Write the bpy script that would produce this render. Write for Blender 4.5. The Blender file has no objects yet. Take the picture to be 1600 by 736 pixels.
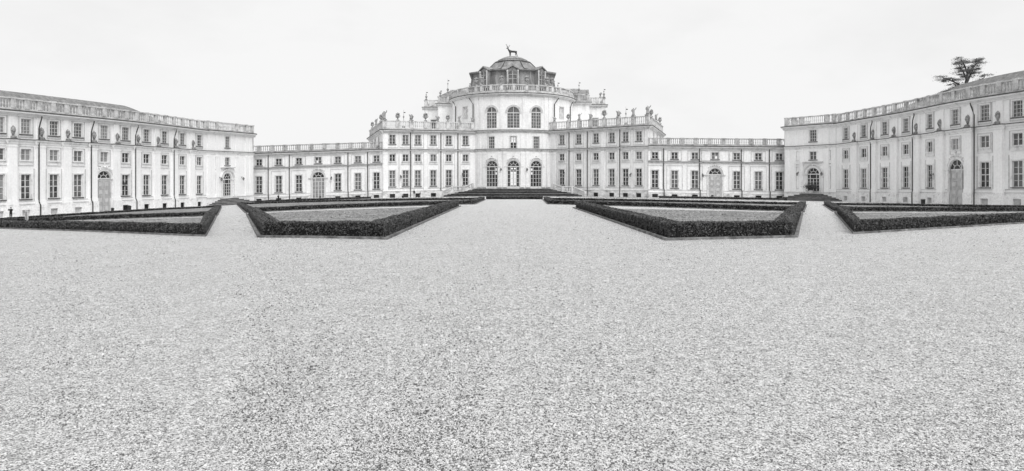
import bpy, math, random
import numpy as np
from mathutils import Vector
random.seed(7); rng = np.random.default_rng(7)
sc = bpy.context.scene
R = math.radians
K = 1.25            # metres per building unit; all plan numbers below are in units
EYE = 1.6           # eye height in units
F = 1040.0; CX = 800.0; Y0 = 296.0

# ------------------------------------------------------------------ camera, sky, sun, exposure
cam = bpy.data.cameras.new('camera'); cam_o = bpy.data.objects.new('camera', cam)
sc.collection.objects.link(cam_o); sc.camera = cam_o
cam.sensor_fit = 'HORIZONTAL'; cam.sensor_width = 36; cam.lens = 36 * F / 1600
cam.shift_y = -(368 - Y0) / 1600
cam.clip_start = .1; cam.clip_end = 4000
cam_o.location = (0, 0, EYE * K); cam_o.rotation_euler = (R(90), 0, 0)

SUN_EL, SUN_AZ = R(52), R(152)      # azimuth measured from +Y towards +X: high, behind the camera and to the right
w = bpy.data.worlds.new("World"); sc.world = w; w.use_nodes = True
nt = w.node_tree; nt.nodes.clear()
wo = nt.nodes.new('ShaderNodeOutputWorld'); add = nt.nodes.new('ShaderNodeAddShader')
sky = nt.nodes.new('ShaderNodeTexSky'); sky.sky_type = 'NISHITA'; sky.sun_disc = False
sky.sun_elevation = SUN_EL; sky.sun_rotation = SUN_AZ; sky.dust_density = 4
bw = nt.nodes.new('ShaderNodeRGBToBW'); b1 = nt.nodes.new('ShaderNodeBackground'); b1.inputs[1].default_value = .012
nt.links.new(sky.outputs[0], bw.inputs[0]); nt.links.new(bw.outputs[0], b1.inputs[0])
tc = nt.nodes.new('ShaderNodeTexCoord'); mp = nt.nodes.new('ShaderNodeMapping'); mp.inputs['Scale'].default_value = (1, 1, 2.2)
nz = nt.nodes.new('ShaderNodeTexNoise'); nz.inputs['Scale'].default_value = 2.6; nz.inputs['Detail'].default_value = 6; nz.inputs['Roughness'].default_value = .55
cr = nt.nodes.new('ShaderNodeValToRGB')
cr.color_ramp.elements[0].position = .34; cr.color_ramp.elements[0].color = (.84, .84, .84, 1)
cr.color_ramp.elements[1].position = .50; cr.color_ramp.elements[1].color = (.895, .895, .895, 1)
b2 = nt.nodes.new('ShaderNodeBackground'); b2.inputs[1].default_value = 1.0
nt.links.new(tc.outputs['Generated'], mp.inputs[0]); nt.links.new(mp.outputs[0], nz.inputs[0])
nt.links.new(nz.outputs[0], cr.inputs[0]); nt.links.new(cr.outputs[0], b2.inputs[0])
nt.links.new(b1.outputs[0], add.inputs[0]); nt.links.new(b2.outputs[0], add.inputs[1]); nt.links.new(add.outputs[0], wo.inputs[0])
sl = bpy.data.lights.new('sun', 'SUN'); sl.energy = 2.5; sl.angle = R(40); sl.color = (1, .995, .99)
so = bpy.data.objects.new('sun', sl); sc.collection.objects.link(so)
d = Vector((math.sin(SUN_AZ) * math.cos(SUN_EL), math.cos(SUN_AZ) * math.cos(SUN_EL), math.sin(SUN_EL)))
so.rotation_euler = (-d).to_track_quat('-Z', 'Y').to_euler(); so.location = (0, 0, 60)
sc.view_settings.view_transform = 'Standard'; sc.view_settings.look = 'None'
sc.view_settings.exposure = 0.0; sc.view_settings.gamma = 1
try: sc.view_settings.use_curve_mapping = False
except Exception: pass
sc.cycles.max_bounces = 6; sc.cycles.use_denoising = True

# ------------------------------------------------------------------ materials (the photograph is black and white: all greys)
def nmat(name, stops, scale=2.0, detail=6, rough=.85, coord='Object', stretch=(1, 1, 1), bump=0, bscale=None, spec=.2, second=None, streak=0):
    """stops: [(pos, grey)...] over a noise; second = (scale, amount): a finer mottling multiplied in."""
    m = bpy.data.materials.new(name); m.use_nodes = True
    t = m.node_tree; b = t.nodes['Principled BSDF']
    b.inputs['Roughness'].default_value = rough; b.inputs['Specular IOR Level'].default_value = spec
    g = t.nodes.new('ShaderNodeNewGeometry'); mpn = t.nodes.new('ShaderNodeMapping'); mpn.inputs['Scale'].default_value = stretch
    t.links.new(g.outputs['Position'], mpn.inputs[0])
    n = t.nodes.new('ShaderNodeTexNoise'); n.inputs['Scale'].default_value = scale; n.inputs['Detail'].default_value = detail; n.inputs['Roughness'].default_value = .6
    t.links.new(mpn.outputs[0], n.inputs[0])
    r = t.nodes.new('ShaderNodeValToRGB'); e = r.color_ramp.elements
    while len(e) < len(stops): e.new(.5)
    for k, (p, c) in enumerate(stops): e[k].position = p; e[k].color = (c, c, c, 1)
    t.links.new(n.outputs[0], r.inputs[0]); out = r.outputs[0]
    if second:
        n2 = t.nodes.new('ShaderNodeTexNoise'); n2.inputs['Scale'].default_value = second[0]; n2.inputs['Detail'].default_value = 4
        t.links.new(g.outputs['Position'], n2.inputs[0])
        mr = t.nodes.new('ShaderNodeMapRange'); mr.inputs[1].default_value = .3; mr.inputs[2].default_value = .7
        mr.inputs[3].default_value = 1 - second[1]; mr.inputs[4].default_value = 1 + second[1]
        t.links.new(n2.outputs[0], mr.inputs[0])
        mx = t.nodes.new('ShaderNodeVectorMath'); mx.operation = 'SCALE'
        t.links.new(out, mx.inputs[0]); t.links.new(mr.outputs[0], mx.inputs['Scale']); out = mx.outputs[0]
    if streak:       # rain streaks running down the wall
        ms = t.nodes.new('ShaderNodeMapping'); ms.inputs['Scale'].default_value = (2.2, 2.2, .12); t.links.new(g.outputs['Position'], ms.inputs[0])
        n4 = t.nodes.new('ShaderNodeTexNoise'); n4.inputs['Scale'].default_value = 1.6; n4.inputs['Detail'].default_value = 7; n4.inputs['Roughness'].default_value = .65; t.links.new(ms.outputs[0], n4.inputs[0])
        m4 = t.nodes.new('ShaderNodeMapRange'); m4.inputs[1].default_value = .30; m4.inputs[2].default_value = .50; m4.inputs[3].default_value = 1 - streak; m4.inputs[4].default_value = 1; t.links.new(n4.outputs[0], m4.inputs[0])
        x4 = t.nodes.new('ShaderNodeVectorMath'); x4.operation = 'SCALE'; t.links.new(out, x4.inputs[0]); t.links.new(m4.outputs[0], x4.inputs['Scale']); out = x4.outputs[0]
    t.links.new(out, b.inputs['Base Color'])
    if bump:
        n3 = t.nodes.new('ShaderNodeTexNoise'); n3.inputs['Scale'].default_value = bscale or scale * 6; n3.inputs['Detail'].default_value = 5
        t.links.new(g.outputs['Position'], n3.inputs[0])
        bp = t.nodes.new('ShaderNodeBump'); bp.inputs['Strength'].default_value = bump; bp.inputs['Distance'].default_value = .05
        t.links.new(n3.outputs[0], bp.inputs['Height']); t.links.new(bp.outputs[0], b.inputs['Normal'])
    return m
M = {}
M['plaster'] = nmat('wing_plaster', [(.28, .72), (.42, .83), (.7, .87)], .55, 8, .9, stretch=(1, 1, .35), second=(3.0, .05), bump=.1, streak=.07)
M['plaster_mid'] = nmat('old_plaster', [(.28, .62), (.45, .76), (.7, .82)], .5, 8, .9, stretch=(1, 1, .3), second=(2.5, .08), bump=.1, streak=.10)
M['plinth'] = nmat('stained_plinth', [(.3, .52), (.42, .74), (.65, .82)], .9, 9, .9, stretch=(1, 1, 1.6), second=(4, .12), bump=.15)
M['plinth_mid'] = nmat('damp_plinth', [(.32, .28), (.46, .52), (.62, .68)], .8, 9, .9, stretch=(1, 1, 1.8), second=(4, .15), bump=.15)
M['trim'] = nmat('moulding_plaster', [(.3, .50), (.46, .72), (.7, .78)], 1.2, 8, .88, second=(5, .06))
M['trim_mid'] = nmat('weathered_moulding', [(.3, .34), (.46, .56), (.7, .66)], 1.1, 8, .88, second=(5, .1))
M['edge'] = nmat('shade_toned_mouldings', [(.3, .36), (.46, .52), (.7, .62)], 1.3, 7, .9, second=(5, .1))  # panel mouldings toned darker: relief shade put into their colour
M['stone'] = nmat('weathered_balustrade_stone', [(.3, .26), (.45, .50), (.65, .66)], .8, 9, .9, second=(5, .14))
M['stone_dark'] = nmat('lichen_stained_stone', [(.3, .13), (.46, .34), (.68, .50)], .9, 9, .9, second=(6, .2))
M['statue'] = nmat('statue_stone', [(.35, .14), (.5, .30), (.65, .46)], 4, 6, .9)
M['urn'] = nmat('urn_stone', [(.35, .12), (.5, .27), (.65, .42)], 3.5, 6, .9)
M['glass_dim'] = nmat('window_glass_reflecting', [(.35, .02), (.6, .10)], .7, 3, .1, spec=.6)
M['lead_and_shade'] = nmat('lead_and_shadow_line', [(.35, .05), (.6, .10)], 2, 5, .7)  # real lead parts, and dark lines painting shade on sills and cappings
M['pipe'] = nmat('drainpipe_metal', [(.3, .035), (.7, .065)], 3, 3, .55)
M['roof'] = nmat('roof_tiles', [(.3, .13), (.5, .2), (.7, .28)], 1.5, 8, .9, second=(9, .3), bump=.5, bscale=10)
M['slate'] = nmat('slate_roof', [(.3, .13), (.5, .24), (.7, .36)], .8, 9, .75, stretch=(1, 1, .3), second=(6, .28), bump=.3, bscale=6)
M['frame'] = nmat('window_paint', [(.3, .50), (.7, .68)], 3, 3, .6)
M['wood_pale'] = nmat('pale_door_wood', [(.3, .38), (.6, .55)], 2.5, 6, .7, stretch=(1, 1, .2))
M['iron'] = nmat('black_iron', [(.3, .02), (.7, .045)], 4, 3, .5)
M['glass'] = nmat('dark_window_glass', [(.35, .008), (.6, .05)], .9, 3, .12, spec=.5)
M['glass_mid'] = nmat('window_glass_with_shutters_behind', [(.35, .07), (.6, .15)], .9, 3, .15, spec=.5)
M['blind'] = nmat('window_glass_with_blinds_behind', [(.35, .17), (.6, .30)], .9, 3, .2, spec=.5)
M['bright'] = nmat('pane_painted_daylight', [(.35, .80), (.6, .88)], .9, 3, .3)  # pale colour stands in for daylight seen through the building
M['step'] = nmat('dark_stone_steps', [(.35, .025), (.6, .08)], 1.2, 7, .9, second=(5, .3), bump=.3)
M['step_lip'] = nmat('worn_step_nosing', [(.35, .22), (.6, .42)], 1.5, 7, .9)
M['kerb'] = nmat('kerb_stone', [(.35, .09), (.65, .24)], 1.5, 7, .9, second=(6, .2), bump=.2)
M['leaf'] = nmat('box_hedge_leaves', [(.35, .05), (.5, .09), (.68, .155)], 5, 5, .7, second=(30, .2))
M['leaf_core'] = nmat('hedge_interior', [(.3, .012), (.7, .025)], 4, 4, .9, bump=.6, bscale=20)
M['needle'] = nmat('cedar_needles', [(.35, .07), (.65, .16)], 1.2, 4, .8)
M['bark'] = nmat('bark', [(.3, .06), (.7, .12)], 3, 6, .9)
M['cloth_dark'] = nmat('dark_cloth', [(.3, .012), (.7, .03)], 5, 3, .9)
M['cloth_mid'] = nmat('grey_cloth', [(.3, .10), (.7, .16)], 5, 3, .9)
M['cloth_pale'] = nmat('pale_cloth', [(.3, .45), (.7, .6)], 5, 3, .9)
M['skin'] = nmat('skin', [(.3, .38), (.7, .45)], 5, 3, .6)
M['hair'] = nmat('hair', [(.3, .03), (.7, .06)], 9, 3, .6)
M['bin'] = nmat('bin_metal', [(.3, .02), (.7, .05)], 3, 3, .5)
M['bin_mid'] = nmat('wooden_bin_slats', [(.3, .10), (.7, .2)], 4, 3, .8)
M['sign'] = nmat('sign_panel_white', [(.3, .45), (.7, .6)], 3, 3, .5)
M['ink'] = nmat('sign_print', [(.3, .08), (.7, .15)], 3, 3, .6)
M['lampglass'] = nmat('lantern_glass', [(.3, .25), (.7, .4)], 3, 3, .2)
M['bronze'] = nmat('bronze', [(.3, .035), (.7, .07)], 2, 4, .5)

def gravel_mat():
    m = bpy.data.materials.new('gravel'); m.use_nodes = True; t = m.node_tree; b = t.nodes['Principled BSDF']
    b.inputs['Roughness'].default_value = .6; b.inputs['Specular IOR Level'].default_value = .5
    g = t.nodes.new('ShaderNodeNewGeometry'); P_ = g.outputs['Position']
    def vor(scale, lo, hi):
        v = t.nodes.new('ShaderNodeTexVoronoi'); v.inputs['Scale'].default_value = scale; t.links.new(P_, v.inputs[0])
        bwn = t.nodes.new('ShaderNodeSeparateColor'); t.links.new(v.outputs['Color'], bwn.inputs[0])
        mr = t.nodes.new('ShaderNodeMapRange'); mr.inputs[3].default_value = lo; mr.inputs[4].default_value = hi
        t.links.new(bwn.outputs[0], mr.inputs[0]); return v, mr.outputs[0]
    def noi(scale, lo, hi, det=3, a=.3, c=.7):
        n = t.nodes.new('ShaderNodeTexNoise'); n.inputs['Scale'].default_value = scale; n.inputs['Detail'].default_value = det; n.inputs['Roughness'].default_value = .7
        t.links.new(P_, n.inputs[0]); mr = t.nodes.new('ShaderNodeMapRange'); mr.inputs[1].default_value = a; mr.inputs[2].default_value = c
        mr.inputs[3].default_value = lo; mr.inputs[4].default_value = hi; t.links.new(n.outputs[0], mr.inputs[0]); return mr.outputs[0]
    def mul(a, c):
        x = t.nodes.new('ShaderNodeMath'); x.operation = 'MULTIPLY'; t.links.new(a, x.inputs[0]); t.links.new(c, x.inputs[1]); return x.outputs[0]
    v1, c1 = vor(85, .02, 1.75); v2, c2 = vor(34, .58, 1.3)
    col = mul(mul(c1, c2), mul(noi(7, .68, 1.26, 9), noi(1.8, .84, 1.12, 9)))
    col = mul(col, noi(.3, .93, 1.05, 6))
    base = t.nodes.new('ShaderNodeMath'); base.operation = 'MULTIPLY'; base.inputs[1].default_value = .66; t.links.new(col, base.inputs[0])
    cl = t.nodes.new('ShaderNodeClamp'); cl.inputs[2].default_value = .86; cl.inputs[1].default_value = .05
    t.links.new(base.outputs[0], cl.inputs[0])
    t.links.new(cl.outputs[0], b.inputs['Base Color'])
    h = t.nodes.new('ShaderNodeMath'); h.operation = 'MULTIPLY_ADD'; h.inputs[1].default_value = -1.0
    t.links.new(v1.outputs['Distance'], h.inputs[0]); t.links.new(noi(9, 0, 1.2, 5), h.inputs[2])
    bp = t.nodes.new('ShaderNodeBump'); bp.inputs['Strength'].default_value = .8; bp.inputs['Distance'].default_value = .022
    t.links.new(h.outputs[0], bp.inputs['Height']); t.links.new(bp.outputs[0], b.inputs['Normal'])
    return m
M['gravel'] = gravel_mat()
M['lawn'] = nmat('thin_winter_lawn', [(.32, .11), (.44, .17), (.58, .25), (.72, .42)], .45, 10, .95, stretch=(.7, 2.0, 1), second=(9, .32), bump=.6, bscale=14)
M['grass'] = nmat('grass_blades', [(.32, .20), (.5, .32), (.7, .48)], 3, 6, .9)
M['stone_pale'] = nmat('pale_pebble', [(.3, .45), (.7, .72)], 6, 2, .9)
M['stone_grey'] = nmat('grey_pebble', [(.3, .28), (.7, .6)], 9, 2, .9)
M['stone_deep'] = nmat('dark_pebble', [(.3, .06), (.7, .2)], 6, 2, .9)

# ------------------------------------------------------------------ the lie of the land
HT = [(-400, 330), (-100, 326), (0, 322), (106, 317), (216, 312.8), (322, 309.3), (400, 304), (500, 300.3), (610, 297.3), (700, 295.2), (800, 294),
      (900, 294.7), (1010, 296), (1120, 297.7), (1226, 299.4), (1310, 300.3), (1418, 301.2), (1500, 302), (1600, 302.6), (1700, 303), (2000, 304)]
hx = np.array([a for a, _ in HT], float); hy = np.array([b for _, b in HT], float)
def Hrow(px):
    return float((np.interp(px - 25, hx, hy) + np.interp(px, hx, hy) + np.interp(px + 25, hx, hy)) / 3)
def gel(X, z):           # ground height at plan point: the court falls gently to both sides
    if z <= .5: return 0.0
    return -(Hrow(CX + F * X / z) - Y0) * z / F
def G(px, y):            # plan point of a spot on the ground
    z = EYE * F / (y - Hrow(px)); return ((px - CX) * z / F, z)
def PL(px, z): return ((px - CX) * z / F, z)

# ------------------------------------------------------------------ mesh helpers
ORI = {}
class MB:
    def __init__(s): s.v = []; s.f = []
    def pts(s, ps): i = len(s.v); s.v.extend([tuple(p) for p in ps]); return i
    def face(s, ps): i = s.pts(ps); s.f.append(tuple(range(i, i + len(ps))))
    def loft(s, rings, closed=True, caps=True):
        n = len(rings[0]); i0 = s.pts([p for r in rings for p in r])
        for a in range(len(rings) - 1):
            for b in range(n if closed else n - 1):
                c = (b + 1) % n
                s.f.append((i0 + a * n + b, i0 + a * n + c, i0 + (a + 1) * n + c, i0 + (a + 1) * n + b))
        if caps:
            s.f.append(tuple(i0 + k for k in range(n))[::-1]); s.f.append(tuple(i0 + (len(rings) - 1) * n + k for k in range(n)))
    def lathe(s, c, prof, n=12, rot=0):
        s.loft([[(c[0] + r * math.cos(2 * math.pi * k / n + rot), c[1] + r * math.sin(2 * math.pi * k / n + rot), c[2] + h) for k in range(n)] for r, h in prof])
    def box(s, c, dx, dy, dz, rz=0):     # base centre
        co, si = math.cos(rz), math.sin(rz)
        def q(x, y): return (c[0] + x * co - y * si, c[1] + x * si + y * co)
        ring = [q(-dx / 2, -dy / 2), q(dx / 2, -dy / 2), q(dx / 2, dy / 2), q(-dx / 2, dy / 2)]
        s.loft([[(x, y, c[2]) for x, y in ring], [(x, y, c[2] + dz) for x, y in ring]])
    def tube(s, ps, r, n=6):
        ps = [Vector(p) for p in ps]; rings = []
        rs = r if isinstance(r, (list, tuple)) else [r] * len(ps)
        for k, p in enumerate(ps):
            t = (ps[min(k + 1, len(ps) - 1)] - ps[max(k - 1, 0)]).normalized()
            a = t.orthogonal().normalized() if abs(t.z) > .95 or k < 0 else t.cross(Vector((0, 0, 1))).normalized()
            if abs(t.z) > .95: a = (Vector((1, 0, 0)) - t * t.x).normalized()
            b = t.cross(a)
            rings.append([tuple(p + (a * math.cos(2 * math.pi * j / n) + b * math.sin(2 * math.pi * j / n)) * rs[k]) for j in range(n)])
        s.loft(rings)
    def blob(s, c, rx, ry, rz_, n=8, m=5):
        s.loft([[(c[0] + rx * math.sin(math.pi * a / m) * math.cos(2 * math.pi * b / n), c[1] + ry * math.sin(math.pi * a / m) * math.sin(2 * math.pi * b / n),
                 c[2] - rz_ * math.cos(math.pi * a / m)) for b in range(n)] for a in [.08] + list(range(1, m)) + [m - .08]])
    def build(s, name, mat, parent=None, smooth=False):
        a = np.array(s.v, float) * K
        o0 = np.array([(a[:, 0].min() + a[:, 0].max()) / 2, (a[:, 1].min() + a[:, 1].max()) / 2, a[:, 2].min()])
        me = bpy.data.meshes.new(name); me.from_pydata((a - o0).tolist(), [], s.f)
        me.materials.append(M[mat] if isinstance(mat, str) else mat)
        if smooth: me.polygons.foreach_set('use_smooth', [True] * len(me.polygons))
        o = bpy.data.objects.new(name, me); sc.collection.objects.link(o)
        if parent is not None:
            o.parent = parent; o.location = o0 - ORI[parent.name]
        else: o.location = o0
        ORI[o.name] = o0
        return o
def tag(o, label, cat, group=None, kind=None):
    if label: o['label'] = label
    if cat: o['category'] = cat
    if group: o['group'] = group
    if kind: o['kind'] = kind
    return o
def thing(name, loc, label, cat, group=None, rz=0):
    o = bpy.data.objects.new(name, None); sc.collection.objects.link(o); o.empty_display_size = .3
    o.location = Vector(loc) * K; o.rotation_euler = (0, 0, rz); ORI[o.name] = np.array(loc, float) * K
    return tag(o, label, cat, group)
def dup(root, loc, rz, label, scale=1):
    r = root.copy(); sc.collection.objects.link(r); r.location = Vector(loc) * K; r.rotation_euler = (0, 0, rz); r.scale = (scale,) * 3
    r['label'] = label; ORI[r.name] = np.array(loc, float) * K
    for ch in root.children:
        c = ch.copy(); sc.collection.objects.link(c); c.parent = r
        for g2 in ch.children:
            d2 = g2.copy(); sc.collection.objects.link(d2); d2.parent = c
    return r
def skin(name, pts, edges, radii, mat, parent=None, loc=(0, 0, 0), sub=1, root=0):
    me = bpy.data.meshes.new('tmp'); me.from_pydata([Vector(p) * K for p in pts], edges, [])
    ob = bpy.data.objects.new('tmp', me); sc.collection.objects.link(ob)
    ob.modifiers.new('s', 'SKIN')
    for i, r in enumerate(radii):
        me.skin_vertices[0].data[i].radius = (r * K, r * K)
    me.skin_vertices[0].data[root].use_root = True
    if sub: sm = ob.modifiers.new('u', 'SUBSURF'); sm.levels = sub; sm.render_levels = sub
    dg = bpy.context.evaluated_depsgraph_get()
    nm = bpy.data.meshes.new_from_object(ob.evaluated_get(dg)); nm.name = name
    bpy.data.objects.remove(ob); nm.materials.clear(); nm.materials.append(M[mat])
    nm.polygons.foreach_set('use_smooth', [True] * len(nm.polygons))
    o = bpy.data.objects.new(name, nm); sc.collection.objects.link(o)
    if parent is not None: o.parent = parent
    o.location = Vector(loc) * K if parent is None else (0, 0, 0)
    ORI[o.name] = np.array(loc, float) * K
    return o

def grow(ops): return [dict(o, a=o['a'] - .012, b=o['b'] + .012, h0=o['h0'] - .012, h1=o['h1'] + .012) for o in ops]
class Path:
    """a wall line in plan, left to right as seen from the court; pt(s, h, d): s along, h above the local ground, d out towards the court"""
    def __init__(s, plan, els=None, curved=False, step=1.5):
        s.curved = curved; s.step = step
        plan = [tuple(p) for p in plan]; els = els or [gel(*p) for p in plan]
        if curved == 'spline':
            a = np.array([(p[0], p[1], e) for p, e in zip(plan, els)]); out = []
            b = np.vstack([2 * a[0] - a[1], a, 2 * a[-1] - a[-2]])
            for i in range(1, len(b) - 2):
                for t in np.linspace(0, 1, 13)[:-1]:
                    p0, p1, p2, p3 = b[i - 1:i + 3]
                    out.append(.5 * (2 * p1 + (p2 - p0) * t + (2 * p0 - 5 * p1 + 4 * p2 - p3) * t * t + (3 * p1 - p0 - 3 * p2 + p3) * t ** 3))
            out.append(a[-1]); s.a = np.array(out)
        else: s.a = np.array([(p[0], p[1], e) for p, e in zip(plan, els)])
        dd = np.hypot(np.diff(s.a[:, 0]), np.diff(s.a[:, 1])); s.c = np.concatenate([[0], np.cumsum(dd)]); s.L = s.c[-1]
        s.px = CX + F * s.a[:, 0] / s.a[:, 1]
        tx = np.gradient(s.a[:, 0], s.c); ty = np.gradient(s.a[:, 1], s.c); l = np.hypot(tx, ty); s.tx = tx / l; s.ty = ty / l
    def at(s, px):
        if not s.curved:      # exact ray / line meeting
            ax, az = s.a[0, :2]; bx, bz = s.a[-1, :2]; k = (px - CX) / F
            t = (k * az - ax) / ((bx - ax) - k * (bz - az)); return t * s.L
        i = np.argsort(s.px); return float(np.interp(px, s.px[i], s.c[i]))
    def atd(s, px, d):       # like at(), for a point standing d in front of the wall
        u = s.at(px)
        for _ in range(6):
            x, y, _z = s.pt(u, 0, d); x2, y2, _z = s.pt(u + .1, 0, d)
            e = CX + F * x / y; g_ = (CX + F * x2 / y2 - e) / .1; u += max(-3, min(3, (px - e) / g_))
        return u
    def pt(s, u, h, d=0):
        X = np.interp(u, s.c, s.a[:, 0]); z = np.interp(u, s.c, s.a[:, 1]); g = np.interp(u, s.c, s.a[:, 2])
        if u < 0 or u > s.L:
            e = 0 if u < 0 else -1; over = u if u < 0 else u - s.L
            X += s.tx[e] * over; z += s.ty[e] * over
        tx = np.interp(u, s.c, s.tx); ty = np.interp(u, s.c, s.ty); l = math.hypot(tx, ty)
        return (float(X + ty / l * d), float(z - tx / l * d), float(g + h))
    def cuts(s, a, b):
        n = max(1, math.ceil((b - a) / s.step)) if s.curved else 1
        return [a + (b - a) * k / n for k in range(n + 1)]
    def box(s, mb, a, b, h0, h1, d0, d1):
        mb.loft([[s.pt(u, h0, d0), s.pt(u, h0, d1), s.pt(u, h1, d1), s.pt(u, h1, d0)] for u in s.cuts(a, b)])
    def prof(s, mb, a, b, pr):           # pr: closed list of (h, d)
        mb.loft([[s.pt(u, h, d) for h, d in pr] for u in s.cuts(a, b)])
    def rz(s, u):
        return math.atan2(np.interp(u, s.c, s.ty), np.interp(u, s.c, s.tx))

def wallgrid(mb, W, a, b, h0, h1, d, ops, depth=.2):
    ss = set(W.cuts(a, b)); hs = {h0, h1}
    for o in ops: ss |= {o['a'], o['b']}; hs |= {o['h0'], o['h1']}
    ss = sorted(x for x in ss if a - 1e-6 <= x <= b + 1e-6); hs = sorted(x for x in hs if h0 - 1e-6 <= x <= h1 + 1e-6)
    for i in range(len(ss) - 1):
        if ss[i + 1] - ss[i] < 1e-5: continue
        sm = (ss[i] + ss[i + 1]) / 2
        for j in range(len(hs) - 1):
            hm = (hs[j] + hs[j + 1]) / 2
            if any(o['a'] < sm < o['b'] and o['h0'] < hm < o['h1'] for o in ops): continue
            mb.face([W.pt(ss[i], hs[j], d), W.pt(ss[i + 1], hs[j], d), W.pt(ss[i + 1], hs[j + 1], d), W.pt(ss[i], hs[j + 1], d)])
    for o in ops:
        A, B, p, q = o['a'], o['b'], o['h0'], o['h1']
        def rv(x, y): mb.face([W.pt(x[0], x[1], d), W.pt(y[0], y[1], d), W.pt(y[0], y[1], d - depth), W.pt(x[0], x[1], d - depth)])
        if o.get('arch'):
            r = (B - A) / 2; c = (A + B) / 2; sp = q - r; n = 14
            arc = [(c - r * math.cos(math.pi * k / n), sp + r * math.sin(math.pi * k / n)) for k in range(n + 1)]
            for k in range(n // 2): mb.face([W.pt(A, q, d), W.pt(*arc[k], d), W.pt(*arc[k + 1], d)])
            for k in range(n // 2, n): mb.face([W.pt(B, q, d), W.pt(*arc[k], d), W.pt(*arc[k + 1], d)])
            for k in range(n): rv(arc[k], arc[k + 1])
            rv((A, p), (A, sp)); rv((B, sp), (B, p)); rv((B, p), (A, p))
        else:
            rv((A, p), (A, q)); rv((B, q), (B, p)); rv((B, p), (A, p))
            if not o.get('open'): rv((A, q), (B, q))
def arcband(mb, W, c, sp, r0, r1, d0, d1, n=16, a0=0, a1=math.pi):
    mb.loft([[W.pt(c - r * math.cos(t), sp + r * math.sin(t), dd) for r, dd in ((r0, d0), (r0, d1), (r1, d1), (r1, d0))] for t in [a0 + (a1 - a0) * k / n for k in range(n + 1)]])

def window(W, s, wd, h0, h1, cols, rows, pane, root, trim, sur=True, sill=True, hood=False, apron=False, mid=True):
    a, b = s - wd / 2, s + wd / 2; f = MB(); D0, D1 = -.16, -.08
    if pane == 'glass': pane = random.choice(['glass', 'glass', 'glass', 'glass_dim', 'glass_dim', 'glass_mid'])
    elif pane == 'glass_mid' and random.random() < .25: pane = 'glass_dim'
    elif pane == 'blind' and random.random() < .2: pane = 'glass_mid'
    t = .085
    W.box(f, a, a + t, h0, h1, D0, D1); W.box(f, b - t, b, h0, h1, D0, D1)
    W.box(f, a + t, b - t, h0, h0 + t, D0, D1); W.box(f, a + t, b - t, h1 - t, h1, D0, D1)
    for k in range(1, cols):
        c = a + wd * k / cols; tt = .06 if (cols == 2 and mid) else .028
        W.box(f, c - tt, c + tt, h0 + t, h1 - t, D0 + .01, D1 + (.012 if tt > .05 else -.012))
    for k in range(1, rows):
        c = h0 + (h1 - h0) * k / rows; tt = .055 if (rows == 4 and k == 2 and mid) else .026
        W.box(f, a + t, b - t, c - tt, c + tt, D0 + .02, D1 - .006 + (.012 if tt > .05 else -.012))
    o = f.build('window', 'frame', root)
    g = MB(); g.face([W.pt(a, h0, -.135), W.pt(b, h0, -.135), W.pt(b, h1, -.135), W.pt(a, h1, -.135)]); g.build('pane', pane, o)
    if sur:
        g = MB(); e = .17
        W.box(g, a - e, a, h0, h1 + e, -.02, .11); W.box(g, b, b + e, h0, h1 + e, -.02, .11); W.box(g, a, b, h1, h1 + e, -.02, .11)
        if hood: W.box(g, a - .42, b + .42, h1 + e + .16, h1 + e + .28, -.02, .12)
        if apron:
            W.box(g, a - .38, b + .38, h0 - .62, h0 - .50, -.02, .11); W.box(g, a - .3, b + .3, h0 - .5, h0 - .12, -.02, .03)
        g.build('surround', trim, o)
    if sill:
        g = MB(); W.box(g, a - .2, b + .2, h0 - .12, h0, -.1, .15); g.build('sill', 'lead_and_shade' if sill == 2 else trim, o)  # the dark sill colour paints the shade line under the window
    return dict(a=a, b=b, h0=h0, h1=h1)

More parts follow.
